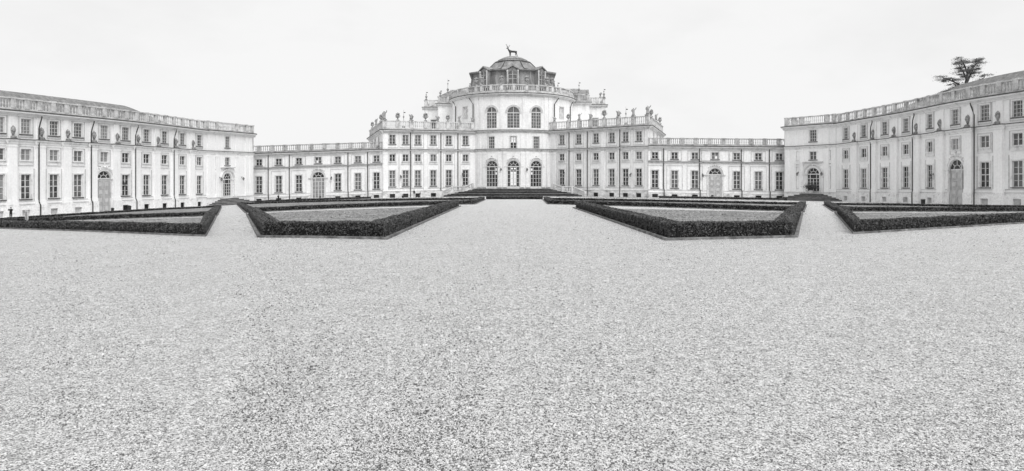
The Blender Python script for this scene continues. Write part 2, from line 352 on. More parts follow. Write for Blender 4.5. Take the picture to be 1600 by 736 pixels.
def arched(W, s, wd, h0, h1, kind, root, trim, pane='glass', fan='glass', name=None, bright=()):
    """kind: 'glazed' door, 'wood' door, 'window'"""
    a, b = s - wd / 2, s + wd / 2; r = wd / 2; sp = h1 - r; D0, D1 = -.19, -.09
    f = MB(); t = .10
    W.box(f, a, a + t, h0, sp, D0, D1); W.box(f, b - t, b, h0, sp, D0, D1); W.box(f, a + t, b - t, sp - .09, sp + .09, D0, D1 + .02)
    arcband(f, W, s, sp, r - t, r, D0, D1)
    if kind == 'window':
        W.box(f, s - .06, s + .06, h0, sp - .1, D0, D1 + .01); W.box(f, s - .05, s + .05, sp + .09, h1 - .08, D0, D1 + .01)
        for k in (-1, 1): W.box(f, s + k * r * .5 - .025, s + k * r * .5 + .025, h0 + t, sp - .1, D0 + .01, D1 - .01)
        n = 5
        for k in range(n): y = h0 + (sp - h0) * k / n; W.box(f, a + t, b - t, y, y + (.1 if k == 0 else .06), D0 + .02, D1 - .02)
    else:
        arcband(f, W, s, sp, r * .42, r * .42 + .07, D0 + .01, D1 - .01)
        for an in (.25, .5, .75):
            th = math.pi * an; cx, cy = -math.cos(th), math.sin(th); q0, q1 = r * .45, r - t * .7; px_, py_ = -cy * .035, cx * .035
            f.loft([[W.pt(s + cx * q + sx * px_, sp + cy * q + sx * py_, dd) for sx, dd in ((-1, D0 + .01), (-1, D1 - .012), (1, D1 - .012), (1, D0 + .01))] for q in (q0, q1)])
        if kind == 'glazed':
            W.box(f, a + t, b - t, sp - .85, sp - .75, D0, D1 + .01)
            for k in (-1, 1): W.box(f, s + k * r * .52 - .05, s + k * r * .52 + .05, h0 + .12, sp - .09, D0, D1 + .015)
            W.box(f, s - .045, s + .045, h0 + .12, sp - .85, D0, D1 + .01); W.box(f, a + t, b - t, h0, h0 + .42, D0, D1 + .005)
            for k in range(1, 4): y = h0 + .42 + (sp - .85 - h0 - .42) * k / 4; W.box(f, a + t, b - t, y - .028, y + .028, D0 + .02, D1 - .02)
    o = f.build(name or ('window' if kind == 'window' else 'door'), 'frame', root)
    n = 14; arc = [W.pt(s - r * math.cos(math.pi * k / n), sp + r * math.sin(math.pi * k / n), -.155) for k in range(n + 1)]
    if kind == 'window':
        g = MB(); g.face([W.pt(a, h0, -.155), W.pt(b, h0, -.155)] + arc[::-1]); g.build('pane', pane, o)
    else:
        g = MB(); g.face(arc[::-1]); g.build('fanlight', fan, o)
        if kind == 'glazed':
            g = MB(); g.face([W.pt(a, h0, -.155), W.pt(b, h0, -.155), W.pt(b, sp, -.155), W.pt(a, sp, -.155)]); g.build('pane', pane, o)
            if bright:
                g = MB()
                for (u0, u1, v0, v1) in bright: g.face([W.pt(a + wd * u, h0 + (h1 - h0) * v, -.148) for u, v in ((u0, v0), (u1, v0), (u1, v1), (u0, v1))])
                g.build('painted_daylight', 'bright', o)  # daylight painted as pale patches on the glazing
        else:
            g = MB(); W.box(g, a + t, b - t, h0, sp - .09, -.19, -.12)
            for k in (0, 1):
                x0 = a + t + .1 + k * (wd - 2 * t) / 2; x1 = x0 + (wd - 2 * t) / 2 - .2
                for q in range(4):
                    y0 = h0 + .15 + q * (sp - h0 - .3) / 4; y1 = y0 + (sp - h0 - .3) / 4 - .15
                    panel(W, x0, x1, y0, y1, g, .07, -.04); W.box(g, x0 + .16, x1 - .16, y0 + .16, y1 - .16, -.12, -.06)
            g.build('door_leaf', 'wood_pale', o)
            g = MB(); g.blob(W.pt(s + .12, h0 + 1.0, -.1), .05, .05, .05); g.build('handle', 'iron', o)
    g = MB(); arcband(g, W, s, sp, r + .02, r + .28, -.02, .12); arcband(g, W, s, sp, r + .28, r + .36, -.02, .17)
    if kind != 'window':
        for k in (-1, 1): W.box(g, s + k * (r + .32) - .42, s + k * (r + .32) + .42, sp - .14, sp + .02, -.02, .2)
        for k in (-1, 1): W.box(g, s + k * (r + .16) - .13, s + k * (r + .16) + .13, h0, sp - .14, -.02, .1)
    g.build('surround', trim, o)
    if kind != 'window':                   # plaster ornament over the arch
        g = MB()
        for x, y, rr in ((0, .55, .3), (-.45, .5, .2), (.45, .5, .2), (-.85, .35, .16), (.85, .35, .16), (-1.2, .12, .13), (1.2, .12, .13), (0, .95, .18)):
            p = W.pt(s + x, h1 + y, .08); g.blob(p, rr, rr * .6, rr * .8)
        g.build('ornament', trim, o, smooth=True)
    return dict(a=a, b=b, h0=h0, h1=h1, arch=True)

def basement(W, s, wd, root, dark=True, d=.14, h0=.08, h1=.95):
    a, b = s - wd / 2, s + wd / 2; f = MB(); t = .06
    W.box(f, a, b, h0, h0 + t, d - .26, d - .2); W.box(f, a, b, h1 - t, h1, d - .26, d - .2)
    n = 6
    for k in range(n + 1): u = a + (wd - .03) * k / n; W.box(f, u, u + .03, h0 + t, h1 - t, d - .25, d - .21)
    o = f.build('basement_window', 'iron' if dark else 'frame', root)
    g = MB(); g.face([W.pt(a, h0, d - .27), W.pt(b, h0, d - .27), W.pt(b, h1, d - .27), W.pt(a, h1, d - .27)]); g.build('pane', 'glass' if dark else 'stone', o)
    return dict(a=a, b=b, h0=h0, h1=h1)

def baluster(mb, W, u, h0, h1, d):
    x, y, z0 = W.pt(u, h0, d); H_ = h1 - h0
    mb.lathe((x, y, z0), [(.075, 0), (.05, H_ * .12), (.10, H_ * .35), (.05, H_ * .72), (.085, H_)], 6)
def balustrade(W, a, b, h0, h1, d, peds, root, mat='stone', pw=.62, solid=(), name='balustrade', base=.45):
    m = MB(); W.box(m, a, b, h0, h0 + base, d - .3, d + .02); W.box(m, a, b, h1 - .17, h1, d - .33, d + .07)
    peds = sorted(peds)
    for p in peds: W.box(m, p - pw / 2, p + pw / 2, h0 + base, h1 - .17, d - .33, d + .07); W.box(m, p - pw / 2 - .05, p + pw / 2 + .05, h1 - .17, h1 + .05, d - .36, d + .11)
    xs = [a] + peds + [b]
    for i in range(len(xs) - 1):
        u0 = xs[i] + (pw / 2 if i else 0); u1 = xs[i + 1] - (pw / 2 if i < len(xs) - 2 else 0)
        if u1 - u0 < .5: continue
        n = int((u1 - u0) / .36)
        for k in range(n): baluster(m, W, u0 + (k + .5) * (u1 - u0) / n, h0 + base, h1 - .17, d - .14)
    return m.build(name, mat, root)
def cornice(W, a, b, h, root, mat, out=.55, name='cornice', e0=0, e1=0, lead_and_shade=True):
    m = MB(); W.prof(m, a - e0, b + e1, [(h - .62, -.02), (h - .62, .10), (h - .45, .14), (h - .30, out * .55), (h - .22, out * .6), (h - .18, out), (h, out), (h, -.02)])
    o = m.build(name, mat, root)
    if lead_and_shade:
        m = MB(); W.box(m, a - e0 - .03, b + e1 + .03, h, h + .15, -.02, out + .05); m.build('capping_strip', 'lead_and_shade', root)  # dark strip drawing the cornice's shadow and dirt line
    return o
def string(W, a, b, h, root, mat, out=.22, breaks=()):
    m = MB(); W.prof(m, a, b, [(h - .55, -.02), (h - .55, .07), (h - .3, .09), (h - .2, out * .8), (h, out), (h, -.02)])
    for p, wd, dd in breaks: W.prof(m, p - wd / 2 - .16, p + wd / 2 + .16, [(h - .56, dd - .06), (h - .56, dd + .07), (h - .3, dd + .1), (h - .19, dd + out * .85), (h + .01, dd + out), (h + .01, -.01)])
    m.build('string_course', mat, root)
    m = MB(); W.box(m, a, b, h, h + .1, -.01, out + .04)
    for p, wd, dd in breaks: W.box(m, p - wd / 2 - .2, p + wd / 2 + .2, h + .011, h + .11, -.012, dd + out + .05)
    m.build('capping_strip', 'lead_and_shade', root)  # shadow and dirt line of the string course, drawn as a dark strip
def pipe(W, px, h0, h1, root, d=.16, neck=0, jog=0):
    u = W.atd(px, d); p = []
    if neck: p += [W.pt(u + neck, h1, .5), W.pt(u + neck, h1 - .25, .45), W.pt(u + neck * .3, h1 - 1.0, d + .05), W.pt(u, h1 - 1.6, d)]
    else: p += [W.pt(u, h1, d)]
    if jog: p += [W.pt(u, 1.95, d), W.pt(u + jog, 1.45, d + .14)]; u += jog; d += .14
    p += [W.pt(u, h0, d)]
    m = MB(); m.tube(p, .085, 6); m.build('drainpipe', 'pipe', root)
def pilaster(W, s, wd, h0, h1, d, root, mat, cap=True):
    m = MB(); W.box(m, s - wd / 2, s + wd / 2, h0, h1, -.02, d)
    if cap:
        W.box(m, s - wd / 2 - .08, s + wd / 2 + .08, h0, h0 + .55, -.01, d + .07)
        W.box(m, s - wd / 2 - .07, s + wd / 2 + .07, h1 - .42, h1 - .3, -.01, d + .05)
    m.build('pilaster', mat, root)
def panel(W, a, b, h0, h1, mb, e=.07, d=.08):
    W.box(mb, a, b, h1 - e, h1, -.02, d); W.box(mb, a, b, h0, h0 + e, -.02, d); W.box(mb, a, a + e, h0 + e, h1 - e, -.02, d); W.box(mb, b - e, b, h0 + e, h1 - e, -.02, d)
def mass(W, a, b, h, root, depth=11, mat='plaster_mid', d=-.6, h0=-1.2):
    m = MB(); W.box(m, a, b, h0, h, -depth, d); m.build('rear_wall', mat, root)
def roof(W, a, b, h, ridge, root, d0=-1.2, dr=-6, d1=-11, mat='roof', hip=0):
    m = MB(); rings = []
    for u in W.cuts(a, b):
        k = min(1, (b - u) / hip if hip > 0 else (u - a) / -hip) ** .8 if hip else 1
        rings.append([W.pt(u, h, d0), W.pt(u, h + (ridge - h) * max(k, .03), dr), W.pt(u, h, d1)])
    m.loft(rings); m.build('roof', mat, root)

# ------------------------------------------------------------------ ground
def grid_axis(lo, hi, segs):
    out = []
    for (a, b, st) in segs: out += list(np.arange(a, b, st))
    return np.array(out + [hi])
xa = grid_axis(-420, 420, [(-420, -100, 20), (-100, 100, 1.25), (100, 420, 20)])
za = grid_axis(-60, 460, [(-60, 0, 10), (0, 130, 1.25), (130, 460, 15)])
vs = [(x, z, gel(x, z)) for z in za for x in xa]; nx = len(xa)
gm = MB(); gm.v = vs; gm.f = [(j * nx + i, j * nx + i + 1, (j + 1) * nx + i + 1, (j + 1) * nx + i) for j in range(len(za) - 1) for i in range(nx - 1)]
tag(gm.build('ground', 'gravel', smooth=True), 'pale gravel forecourt spreading to the palace', None, kind='structure')

# loose stones lying on the gravel
def stones(name, mat, n, zmin, zmax, smin, smax, label):
    z = 1 / (1 / zmin - rng.random(n) * (1 / zmin - 1 / zmax)); x = (rng.random(n) - .5) * 1.6 * z
    r = rng.uniform(smin, smax, n) * np.where(rng.random(n) < .97, 1, 1.7) * (1 + .11 * (z - 3)); th = rng.random(n) * 6.28
    g_ = np.array([gel(a, b) for a, b in zip(x, z)])
    base = np.array([(1, 0, .35), (.35, .8, .3), (-.7, .6, .4), (-.95, -.2, .3), (-.2, -.85, .4), (.7, -.6, .3), (.05, 0, .95)])
    base = base[None] * rng.uniform(.65, 1.2, (n, 7, 3)) * r[:, None, None]
    c, q = np.cos(th)[:, None], np.sin(th)[:, None]
    V = np.stack([base[..., 0] * c - base[..., 1] * q + x[:, None], base[..., 0] * q + base[..., 1] * c + z[:, None], base[..., 2] * .8 + g_[:, None]], -1)
    skirt = V[:, :6].copy(); skirt[..., 2] -= (r * .7)[:, None]
    V = np.concatenate([V, skirt], 1).reshape(-1, 3) * K
    tri = [(k, (k + 1) % 6, 6) for k in range(6)] + [(7 + k, 7 + (k + 1) % 6, (k + 1) % 6) for k in range(6)] + [(7 + k, (k + 1) % 6, k) for k in range(6)]
    I = (np.array(tri)[None] + (np.arange(n) * 13)[:, None, None]).reshape(-1).astype(np.int32); T = len(I) // 3
    me = bpy.data.meshes.new(name); me.vertices.add(len(V)); me.vertices.foreach_set('co', V.ravel()); me.loops.add(len(I)); me.loops.foreach_set('vertex_index', I)
    me.polygons.add(T); me.polygons.foreach_set('loop_start', np.arange(0, 3 * T, 3, dtype=np.int32)); me.polygons.foreach_set('loop_total', np.full(T, 3, dtype=np.int32))
    me.update(); me.materials.append(M[mat]); o = bpy.data.objects.new(name, me); sc.collection.objects.link(o); tag(o, label, None, kind='stuff')
stones('pale_pebbles', 'stone_pale', 34000, 2.9, 55, .0035, .0075, 'pale loose pebbles scattered over the gravel')
stones('grey_pebbles', 'stone_grey', 30000, 2.9, 55, .0035, .0075, 'mid grey loose pebbles scattered over the gravel')
stones('dark_pebbles', 'stone_deep', 40000, 2.9, 50, .003, .0062, 'dark loose pebbles scattered over the gravel')

# ------------------------------------------------------------------ buildings
def lantern_proto(root):
    m = MB(); m.tube([(0, 0, .75), (0, -.35, .85), (0, -.5, .72)], .035, 5); m.box((0, -.02, .6), .12, .06, .35); m.build('bracket', 'iron', root)
    m = MB(); m.lathe((0, -.5, .0), [(.05, 0), (.13, .04), (.15, .08)], 6); m.lathe((0, -.5, .5), [(.30, 0), (.12, .16), (.05, .2), (.06, .26), (.02, .32)], 6)
    for k in range(6):
        a = math.pi / 3 * k; m.tube([(.15 * math.cos(a), -.5 + .15 * math.sin(a), .08), (.25 * math.cos(a), -.5 + .25 * math.sin(a), .5)], .02, 4)
    m.build('lamp_cage', 'iron', root)
    m = MB(); m.lathe((0, -.5, .08), [(.13, 0), (.225, .42)], 6); m.build('lamp_glass', 'lampglass', root)
LANT = [None]
def lantern(W, px, h, label, d=.1):
    u = W.at(px); p = W.pt(u, h, d)
    if LANT[0] is None:
        t = thing('wall_lantern', (0, 0, 0), label, 'lantern', 'iron lanterns on the palace walls'); lantern_proto(t); LANT[0] = t
        t.location = Vector(p) * K; t.rotation_euler = (0, 0, W.rz(u)); t.scale = (.8,) * 3; return t
    return dup(LANT[0], p, W.rz(u), label, .8)
URN = [None]
def urn(p, label, s=1):
    if URN[0] is None:
        t = thing('stone_urn', (0, 0, 0), label, 'urn', 'stone urns above the pilasters of the side wings')
        m = MB(); m.box((0, 0, 0), .78, .6, .12); m.box((0, 0, .12), .6, .5, .22); m.lathe((0, 0, .34), [(.24, 0), (.12, .1), (.10, .16), (.16, .2)], 10)
        for k in (-1, 1): m.blob((k * .3, -.05, .25), .14, .12, .16)
        m.build('pedestal', 'urn', t)
        m = MB(); m.lathe((0, 0, .54), [(.09, 0), (.17, .12), (.24, .35), (.285, .62), (.26, .78), (.27, .82), (.19, .98), (.07, 1.1), (.04, 1.15)], 12); m.build('vase', 'urn', t, smooth=True)
        m = MB()
        for k in (-1, 1): m.tube([(k * .26, 0, 1.28), (k * .35, 0, 1.15), (k * .31, 0, .97), (k * .22, 0, .88)], .035, 5)
        m.build('handle', 'urn', t)
        URN[0] = t; t.location = Vector(p) * K; return t
    return dup(URN[0], p, 0, label, s)
ORD = ['first', 'second', 'third', 'fourth', 'fifth', 'sixth', 'seventh', 'eighth', 'ninth', 'tenth', 'eleventh', 'twelfth']

def wing(side, path, bays, pil, doorpx, pipes, paver, label, plan_door, peds_at):
    """a three-storey side wing; bays: [(px, pane for ground, pane mezzanine, pane upper, basement dark?)]"""
    root = thing('palace_wing', path.pt(path.L / 2, 0, 0), label, 'palace wing', 'three storey side wings of the palace')
    W = path; ops = []; bops = []; WD = 1.32; PD = .36
    for px, gp, mpn, up, bd in bays:
        s = W.at(px)
        if abs(px - (doorpx or 0)) > 3:
            ops.append(window(W, s, WD, 2.35, 5.55, 2, 4, gp, root, 'trim', sill=2)); bops.append(basement(W, s, 1.05, root, bd, .14, .15, .95))
        ops.append(window(W, s, WD, 7.35, 8.85, 2, 2, mpn, root, 'trim', apron=abs(px - doorpx) > 3))
        ops.append(window(W, s, WD, 10.75, 12.75, 3, 4, up, root, 'trim', sill=2, mid=False))
    if doorpx:
        s = W.at(doorpx); dw = 2.3 if side == 'left' else 2.75; o = arched(W, s, dw, .0, 6.1, 'wood', root, 'trim'); ops.append(o)
    m = MB(); wallgrid(m, W, 0, W.L, 1.6, 13.6, 0, ops, .2); m.build('wall', 'plaster', root)
    m = MB()
    if doorpx:
        s = W.at(doorpx); o2 = dict(a=s - dw / 2 - .3, b=s + dw / 2 + .3, h0=-1, h1=1.62, open=True)
        wallgrid(m, W, 0, W.L, -1, 1.62, .14, bops + [o2], .45)
        m2 = MB(); wallgrid(m2, W, s - dw / 2 - .3, s + dw / 2 + .3, -1, 1.6, 0, [dict(a=s - dw / 2, b=s + dw / 2, h0=-1, h1=1.6, open=True)], .3); m2.build('door_jamb', 'plaster', root)
        m2 = MB(); W.box(m2, s - 1.0, s + 1.0, -.6, -.001, -.3, .4); m2.build('threshold', 'kerb', root)
        segs = [(0, s - dw / 2 - .3), (s + dw / 2 + .3, W.L)]
    else:
        wallgrid(m, W, 0, W.L, -1, 1.62, .14, bops, .3); segs = [(0, W.L)]
    m.build('plinth', 'plinth', root)
    m = MB()
    for a, b in segs: W.box(m, a, b, 1.62, 1.74, -.02, .2); W.box(m, a, b, 2.02, 2.12, -.02, .05)
    m.build('plinth_moulding', 'trim_mid', root)
    pb = []
    for q in pil:
        s = W.atd(q, PD); pb.append((s, 1.15, PD)); pilaster(W, s, 1.15, 1.6, 9.5, PD, root, 'plaster')
        m = MB(); W.box(m, s - .72, s + .72, -1, 1.7, -.02, PD + .14); m.build('pilaster_base', 'plinth', root)
        pilaster(W, s, .85, 10.07, 13.0, .14, root, 'plaster', False)
    ss = [W.at(b[0]) for b in bays]
    for s in ss:
        m = MB()
        panel(W, s - 1.05, s + 1.05, 6.75, 9.2, m, .06); panel(W, s - 1.0, s + 1.0, 10.35, 13.0, m, .06)
        W.box(m, s - 1.2, s - 1.05, 2.15, 6.3, -.02, .04); W.box(m, s + 1.05, s + 1.2, 2.15, 6.3, -.02, .04)
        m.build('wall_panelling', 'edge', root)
    string(W, 0, W.L, 10, root, 'trim', .25, pb)
    cornice(W, 0, W.L, 13.6, root, 'trim', .6)
    peds = []
    for a, b in zip(peds_at[:-1], peds_at[1:]):
        a_, b_ = W.at(a), W.at(b); peds += [a_, (a_ + b_) / 2]
    peds.append(W.at(peds_at[-1]))
    balustrade(W, 0, W.L, 13.67, 15.35, .1, peds, root, base=.35)
    for q, nk in pipes: pipe(W, q, -.2, 13.2, root, .42, nk, jog=.12)
    mass(W, 0, W.L, 13.5, root, mat='plaster'); roof(W, 0, W.L, 13.6, 16.75 if side == 'left' else 17.15, root, -1, -5.2, -11, hip=13 if side == 'left' else -22)
    for k, q in enumerate(pil):
        s = W.atd(q, .2); urn(W.pt(s, 10.08, .2), '%s stone urn from the %s frame edge on the %s wing ledge' % (ORD[k], side, side))
    return root, W

gb = ['blind'] * 3
LW = Path([PL(-60, 79.3), PL(0, 83.2), PL(106, 92), PL(216, 103.4), PL(322, 119.5)], curved='spline')
g, md = 'glass', 'glass_mid'
lw_root, _ = wing('left', LW, [(-2, 'blind', 'blind', 'blind', False), (40, md, 'blind', 'blind', False), (84, md, 'blind', 'blind', False), (121.6, md, 'blind', 'blind', False),
     (162.5, g, 'blind', 'blind', False), (195.7, g, g, md, True), (228.4, g, g, md, True), (256.6, g, g, md, True), (284.5, g, g, md, True), (311, g, g, md, True)],
     [20.5, 65, 106, 147, 183.5, 216, 247, 274.7, 301.6], 162.5, [(61, .35), (142.8, .4), (212, .5), (272.2, .5)], None,
     'long white three storey wing at the left edge with a pale wooden door', None, [20, 61.5, 103, 144, 180, 213, 244, 272, 299, 320])
RW = Path([PL(1307, 117.6), PL(1340, 111.6), PL(1418, 99.4), PL(1500, 87.6), PL(1600, 78.8), PL(1680, 73.2)], curved='spline')
rw_root, _ = wing('right', RW, [(1322, g, g, md, False), (1350, g, g, md, False), (1382.8, g, g, md, False), (1416, g, g, md, False), (1453.5, g, md, md, False),
     (1493, g, 'blind', md, False), (1539, g, md, md, False), (1590.5, md, md, md, False), (1645, md, md, md, False)],
     [1331 + 4, 1364, 1397, 1431.5, 1468.5, 1512, 1559, 1615][::-1], 1494.2, [(1364.5 - 4.5, .5), (1431 - 5.5, .5), (1515 + 7, -.5)], None,
     'long white three storey wing at the right edge with a pale panelled door', None, [1312, 1337, 1366, 1398, 1433, 1471, 1514, 1562, 1616, 1670])

def pavilion(side, path, winpx, doorpx, lamps, label, strips):
    W = path; root = thing('corner_pavilion', W.pt(W.L / 2, 0, 0), label, 'corner pavilion', 'corner pavilions between side wings and galleries')
    s = W.at(winpx); ops = [window(W, s, 1.3, 7.45, 8.95, 2, 2, 'glass', root, 'trim', sill=2), window(W, s, 1.35, 10.75, 12.9, 3, 4, 'glass_mid', root, 'trim', sill=2, mid=False)]
    ops.append(arched(W, s, 2.35, 1.35, 6.0, 'glazed', root, 'trim'))
    m = MB(); wallgrid(m, W, 0, W.L, -1.2, 13.7, 0, ops, .2)
    m.build('wall', 'plaster', root)
    m = MB(); W.box(m, s - 1.9, s + 1.9, 6.95, 7.1, 0, .45); m.build('balcony_slab', 'trim_mid', root)
    m = MB(); arcband(m, W, s, 4.8, 1.75, 1.9, -.02, .2); arcband(m, W, s, 4.8, 1.9, 2.0, -.02, .28)
    for k in (-1, 1): W.box(m, s + k * 1.88 - .12, s + k * 1.88 + .12, 1.4, 4.8, -.02, .2)
    m.build('arch_moulding', 'trim', root)
    m = MB(); W.box(m, 0, s - 1.5, -1.2, 1.45, -.02, .16); W.box(m, s + 1.5, W.L, -1.2, 1.45, -.02, .16); m.build('plinth', 'plinth', root)
    m = MB(); W.box(m, 0, s - 1.5, 1.45, 1.57, -.02, .24); W.box(m, s + 1.5, W.L, 1.45, 1.57, -.02, .24); m.build('plinth_moulding', 'trim_mid', root)
    for q in strips: u = W.at(q); pilaster(W, u, .8, 1.57, 9.42, .16, root, 'plaster'); pilaster(W, u, .8, 10.07, 13.05, .1, root, 'plaster', False)
    for k in (-1, 1):
        a = s + k * 2.9
        for f_ in (lambda m: panel(W, a - .4, a + .4, 7.3, 9.1, m), lambda m: W.box(m, a - .45, a + .45, 6.6, 6.75, -.02, .12), lambda m: panel(W, a - .4, a + .4, 2.2, 6.2, m)):
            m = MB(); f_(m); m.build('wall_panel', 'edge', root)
    string(W, 0, W.L, 10, root, 'trim', .25); cornice(W, 0, W.L, 13.7, root, 'trim', .6)
    balustrade(W, 0, W.L, 13.77, 15.45, .1, [.35] + [W.at(q) for q in strips[1:-1]] + [W.L - .35], root, base=.35)
    mass(W, 0, W.L, 13.6, root, mat='plaster', depth=9)
    for q, l in lamps: lantern(W, q, 4.55, l)
    return root, W
LPv = Path([PL(322, 119.5), PL(396, 133)]); RPv = Path([PL(1226, 125.7), PL(1307, 117.6)])
lp_root, _ = pavilion('left', LPv, 355, 354, [(342.6, 'black lantern left of the glazed arched door in the left corner'), (377, 'black lantern right of the glazed arched door in the left corner')],
         'white corner pavilion with a glazed arched door at the end of the left path', [326, 339, 370, 385, 392])
rp_root, _ = pavilion('right', RPv, 1270.5, 1272, [(1247.8, 'black lantern left of the glazed arched door in the right corner'), (1285.5, 'black lantern right of the glazed arched door in the right corner')],
         'white corner pavilion with a glazed arched door at the end of the right path', [1230, 1241, 1252.5, 1292, 1303])
# the pavilions' flank over the low galleries
for root_, W_, e in ((lp_root, LPv, 1), (rp_root, RPv, 0)):
    u = W_.L if e else 0; x, y, zz = W_.pt(u, 0, 0); q = W_.pt(u, 0, -9)
    pth = Path([(x, y), (q[0], q[1])] if e else [(q[0], q[1]), (x, y)], els=[zz, zz])
    cornice(pth, -.4 if e else 0, pth.L if e else pth.L + .4, 13.7, root_, 'trim', .55)
    m = MB(); pth.box(m, 0, pth.L, 9.5, 13.1, -.3, .03); m.build('side_wall', 'plaster', root_)
    balustrade(pth, .5 if e else .3, pth.L - .5, 13.77, 15.45, .1, [pth.L / 2], root_, base=.35)
    m = MB(); pth.box(m, 0, .8, 11.1, 11.5, 0, .35) if e else pth.box(m, pth.L - .8, pth.L, 11.1, 11.5, 0, .35); m.build('wall_console', 'trim_mid', root_)

def gallery(side, W, bays, doorpx, pipes, label, dkind, lamp, lights):
    root = thing('palace_gallery', W.pt(W.L / 2, 0, 0), label, 'palace gallery', 'low two storey galleries linking the wings'); ops = []; bops = []
    for px, gp in bays:
        s = W.at(px); ops.append(window(W, s, 1.28, 1.95, 5.35, 2, 4, gp, root, 'trim_mid', sill=2)); bops.append(basement(W, s, 1.1, root, True, .12, .1, .75))
        ops.append(window(W, s, 1.25, 7.55, 8.9, 2, 2, 'glass', root, 'trim_mid', sill=2))
    s = W.at(doorpx)
    ops.append(window(W, s, 1.35, 7.6, 8.95, 2, 2, 'glass', root, 'trim_mid', sill=2))
    ops.append(arched(W, s, 2.5, .15, 5.9, dkind, root, 'trim_mid', pane='blind'))
    m = MB(); wallgrid(m, W, 0, W.L, -1, 10, 0, ops + grow(bops), .2); m.build('wall', 'plaster_mid', root)
    m = MB(); wallgrid(m, W, 0, s - 1.6, -1, 1.0, .12, [o for o in bops if o['b'] < s], .3); wallgrid(m, W, s + 1.6, W.L, -1, 1.0, .12, [o for o in bops if o['a'] > s], .3)
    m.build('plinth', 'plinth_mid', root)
    m = MB(); W.box(m, 0, s - 1.6, 1.0, 1.1, -.02, .16); W.box(m, s + 1.6, W.L, 1.0, 1.1, -.02, .16); W.box(m, 0, s - 1.6, 1.5, 1.58, -.02, .07); W.box(m, s + 1.6, W.L, 1.5, 1.58, -.02, .07)
    m.build('plinth_moulding', 'trim_mid', root)
    m = MB()
    for px, _ in bays: q = W.at(px); panel(W, q - 1.35, q + 1.35, 7.25, 9.25, m); panel(W, q - 1.5, q + 1.5, 1.65, 6.35, m, .06)
    panel(W, s - 2.6, s + 2.6, 7.3, 9.3, m)
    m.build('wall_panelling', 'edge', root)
    m = MB(); lz = MB(); W.prof(m, 0, W.L, [(6.75, -.02), (6.75, .08), (6.95, .22), (7.02, .3), (7.02, -.02)]); m.build('string_course', 'trim_mid', root)
    W.box(lz, 0, W.L, 7.02, 7.09, -.01, .34); lz.build('capping_strip', 'lead_and_shade', root)  # dark strip for the shadow and dirt line here too
    cornice(W, 0, W.L, 10.0, root, 'trim_mid', .45)
    n = 10; balustrade(W, 0, W.L, 10.07, 11.65, .1, [W.L * (k + .5) / n for k in range(n)], root, 'stone_dark', base=.45)
    for q in pipes: pipe(W, q, -.2, 9.7, root, .14, jog=.1)
    mass(W, 0, W.L, 9.9, root, depth=9)
    lantern(W, lamp[0], 4.1, lamp[1])
    if lights:                                 # one small pane, painted pale for daylight seen through
        m = MB(); u = W.at(lights[0]); m.face([W.pt(u + a, b, -.13) for a, b in ((-.3, 7.75), (.12, 7.75), (.12, 8.2), (-.3, 8.2))]); m.build('painted_daylight', 'bright', root)
    return root
LG = Path([PL(394, 136.8), PL(599, 137.2)]); RG = Path([PL(1013, 129.4), PL(1228, 127)])
gallery('left', LG, [(404.7, g), (435.5, md), (467, g), (528, g), (559.3, md), (588.3, g)], 497.3, [419, 452, 543.6, 574.4],
        'low two storey gallery left of the centre with a glazed arched door', 'glazed', (518.3, 'black lantern beside the glazed door of the left gallery'), (496.5, ))
gallery('right', RG, [(1023.4, g), (1054, g), (1085.8, g), (1151.2, g), (1184.9, 'blind'), (1217.6, g)], 1117.3, [1037, 1093.2, 1158.4, 1202.4],
        'low two storey gallery right of the centre with a pale wooden door', 'wood', (1097.5, 'black lantern beside the wooden door of the right gallery'), (1120, ))

# ---- central palace
GC = gel(0, 142.7)
cen = thing('domed_palace', (0, 150, GC), 'domed central palace with a round hall between two three storey arms', 'palace')
def arm(W, bays, pipes, side, dpx, gap):
    ops = []; bops = []
    for k, px in enumerate(bays):
        s = W.at(px)
        ops.append(window(W, s, 1.28, 2.35, 5.7, 2, 4, 'glass', cen, 'trim_mid', sill=2)); ops.append(window(W, s, 1.25, 7.55, 9.05, 2, 2, 'glass', cen, 'trim_mid', apron=True))
        ops.append(window(W, s, 1.3, 11.1, 13.1, 2, 3, 'glass_mid' if px not in (904.3, 878) else 'glass', cen, 'trim_mid', sill=2))
        if (side == 'left' and k < 4) or (side == 'right' and k > 1): bops.append(basement(W, s, 1.15, cen, True, .14, .05, .85))
    m = MB(); wallgrid(m, W, 0, W.L, -1, 14, 0, ops + grow(bops), .2); m.build('wall', 'plaster_mid', cen)
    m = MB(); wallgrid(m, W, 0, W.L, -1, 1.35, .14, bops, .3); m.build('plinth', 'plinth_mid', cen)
    m = MB(); W.box(m, 0, W.L, 1.35, 1.46, -.02, .19); W.box(m, 0, W.L, 1.85, 1.93, -.02, .07); m.build('plinth_moulding', 'trim_mid', cen)
    m = MB()
    for px in bays: q = W.at(px); panel(W, q - 1.25, q + 1.25, 10.4, 13.45, m); panel(W, q - 1.3, q + 1.3, 2.0, 9.35, m)
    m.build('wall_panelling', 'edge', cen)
    string(W, 0, W.L, 10, cen, 'trim_mid', .28); cornice(W, 0, W.L, 14.0, cen, 'trim_mid', .6)
    for q in pipes: pipe(W, q, -.2, 13.6, cen, .16)
LA = Path([PL(598, 136.6), PL(746, 145.6)]); RA = Path([PL(857, 145.2), PL(1015, 129.6)])
arm(LA, [613, 633.7, 653, 677, 701.3, 727.4], [641.5, 689, 715.6], 'left', 0, 0)
arm(RA, [878, 904.3, 931.3, 956, 977.4, 998.3], [889, 917.6, 968.3], 'right', 0, 0)
for q in (602.5, 665, 737): pilaster(LA, LA.at(q), .8, 1.46, 9.42, .14, cen, 'plaster_mid')
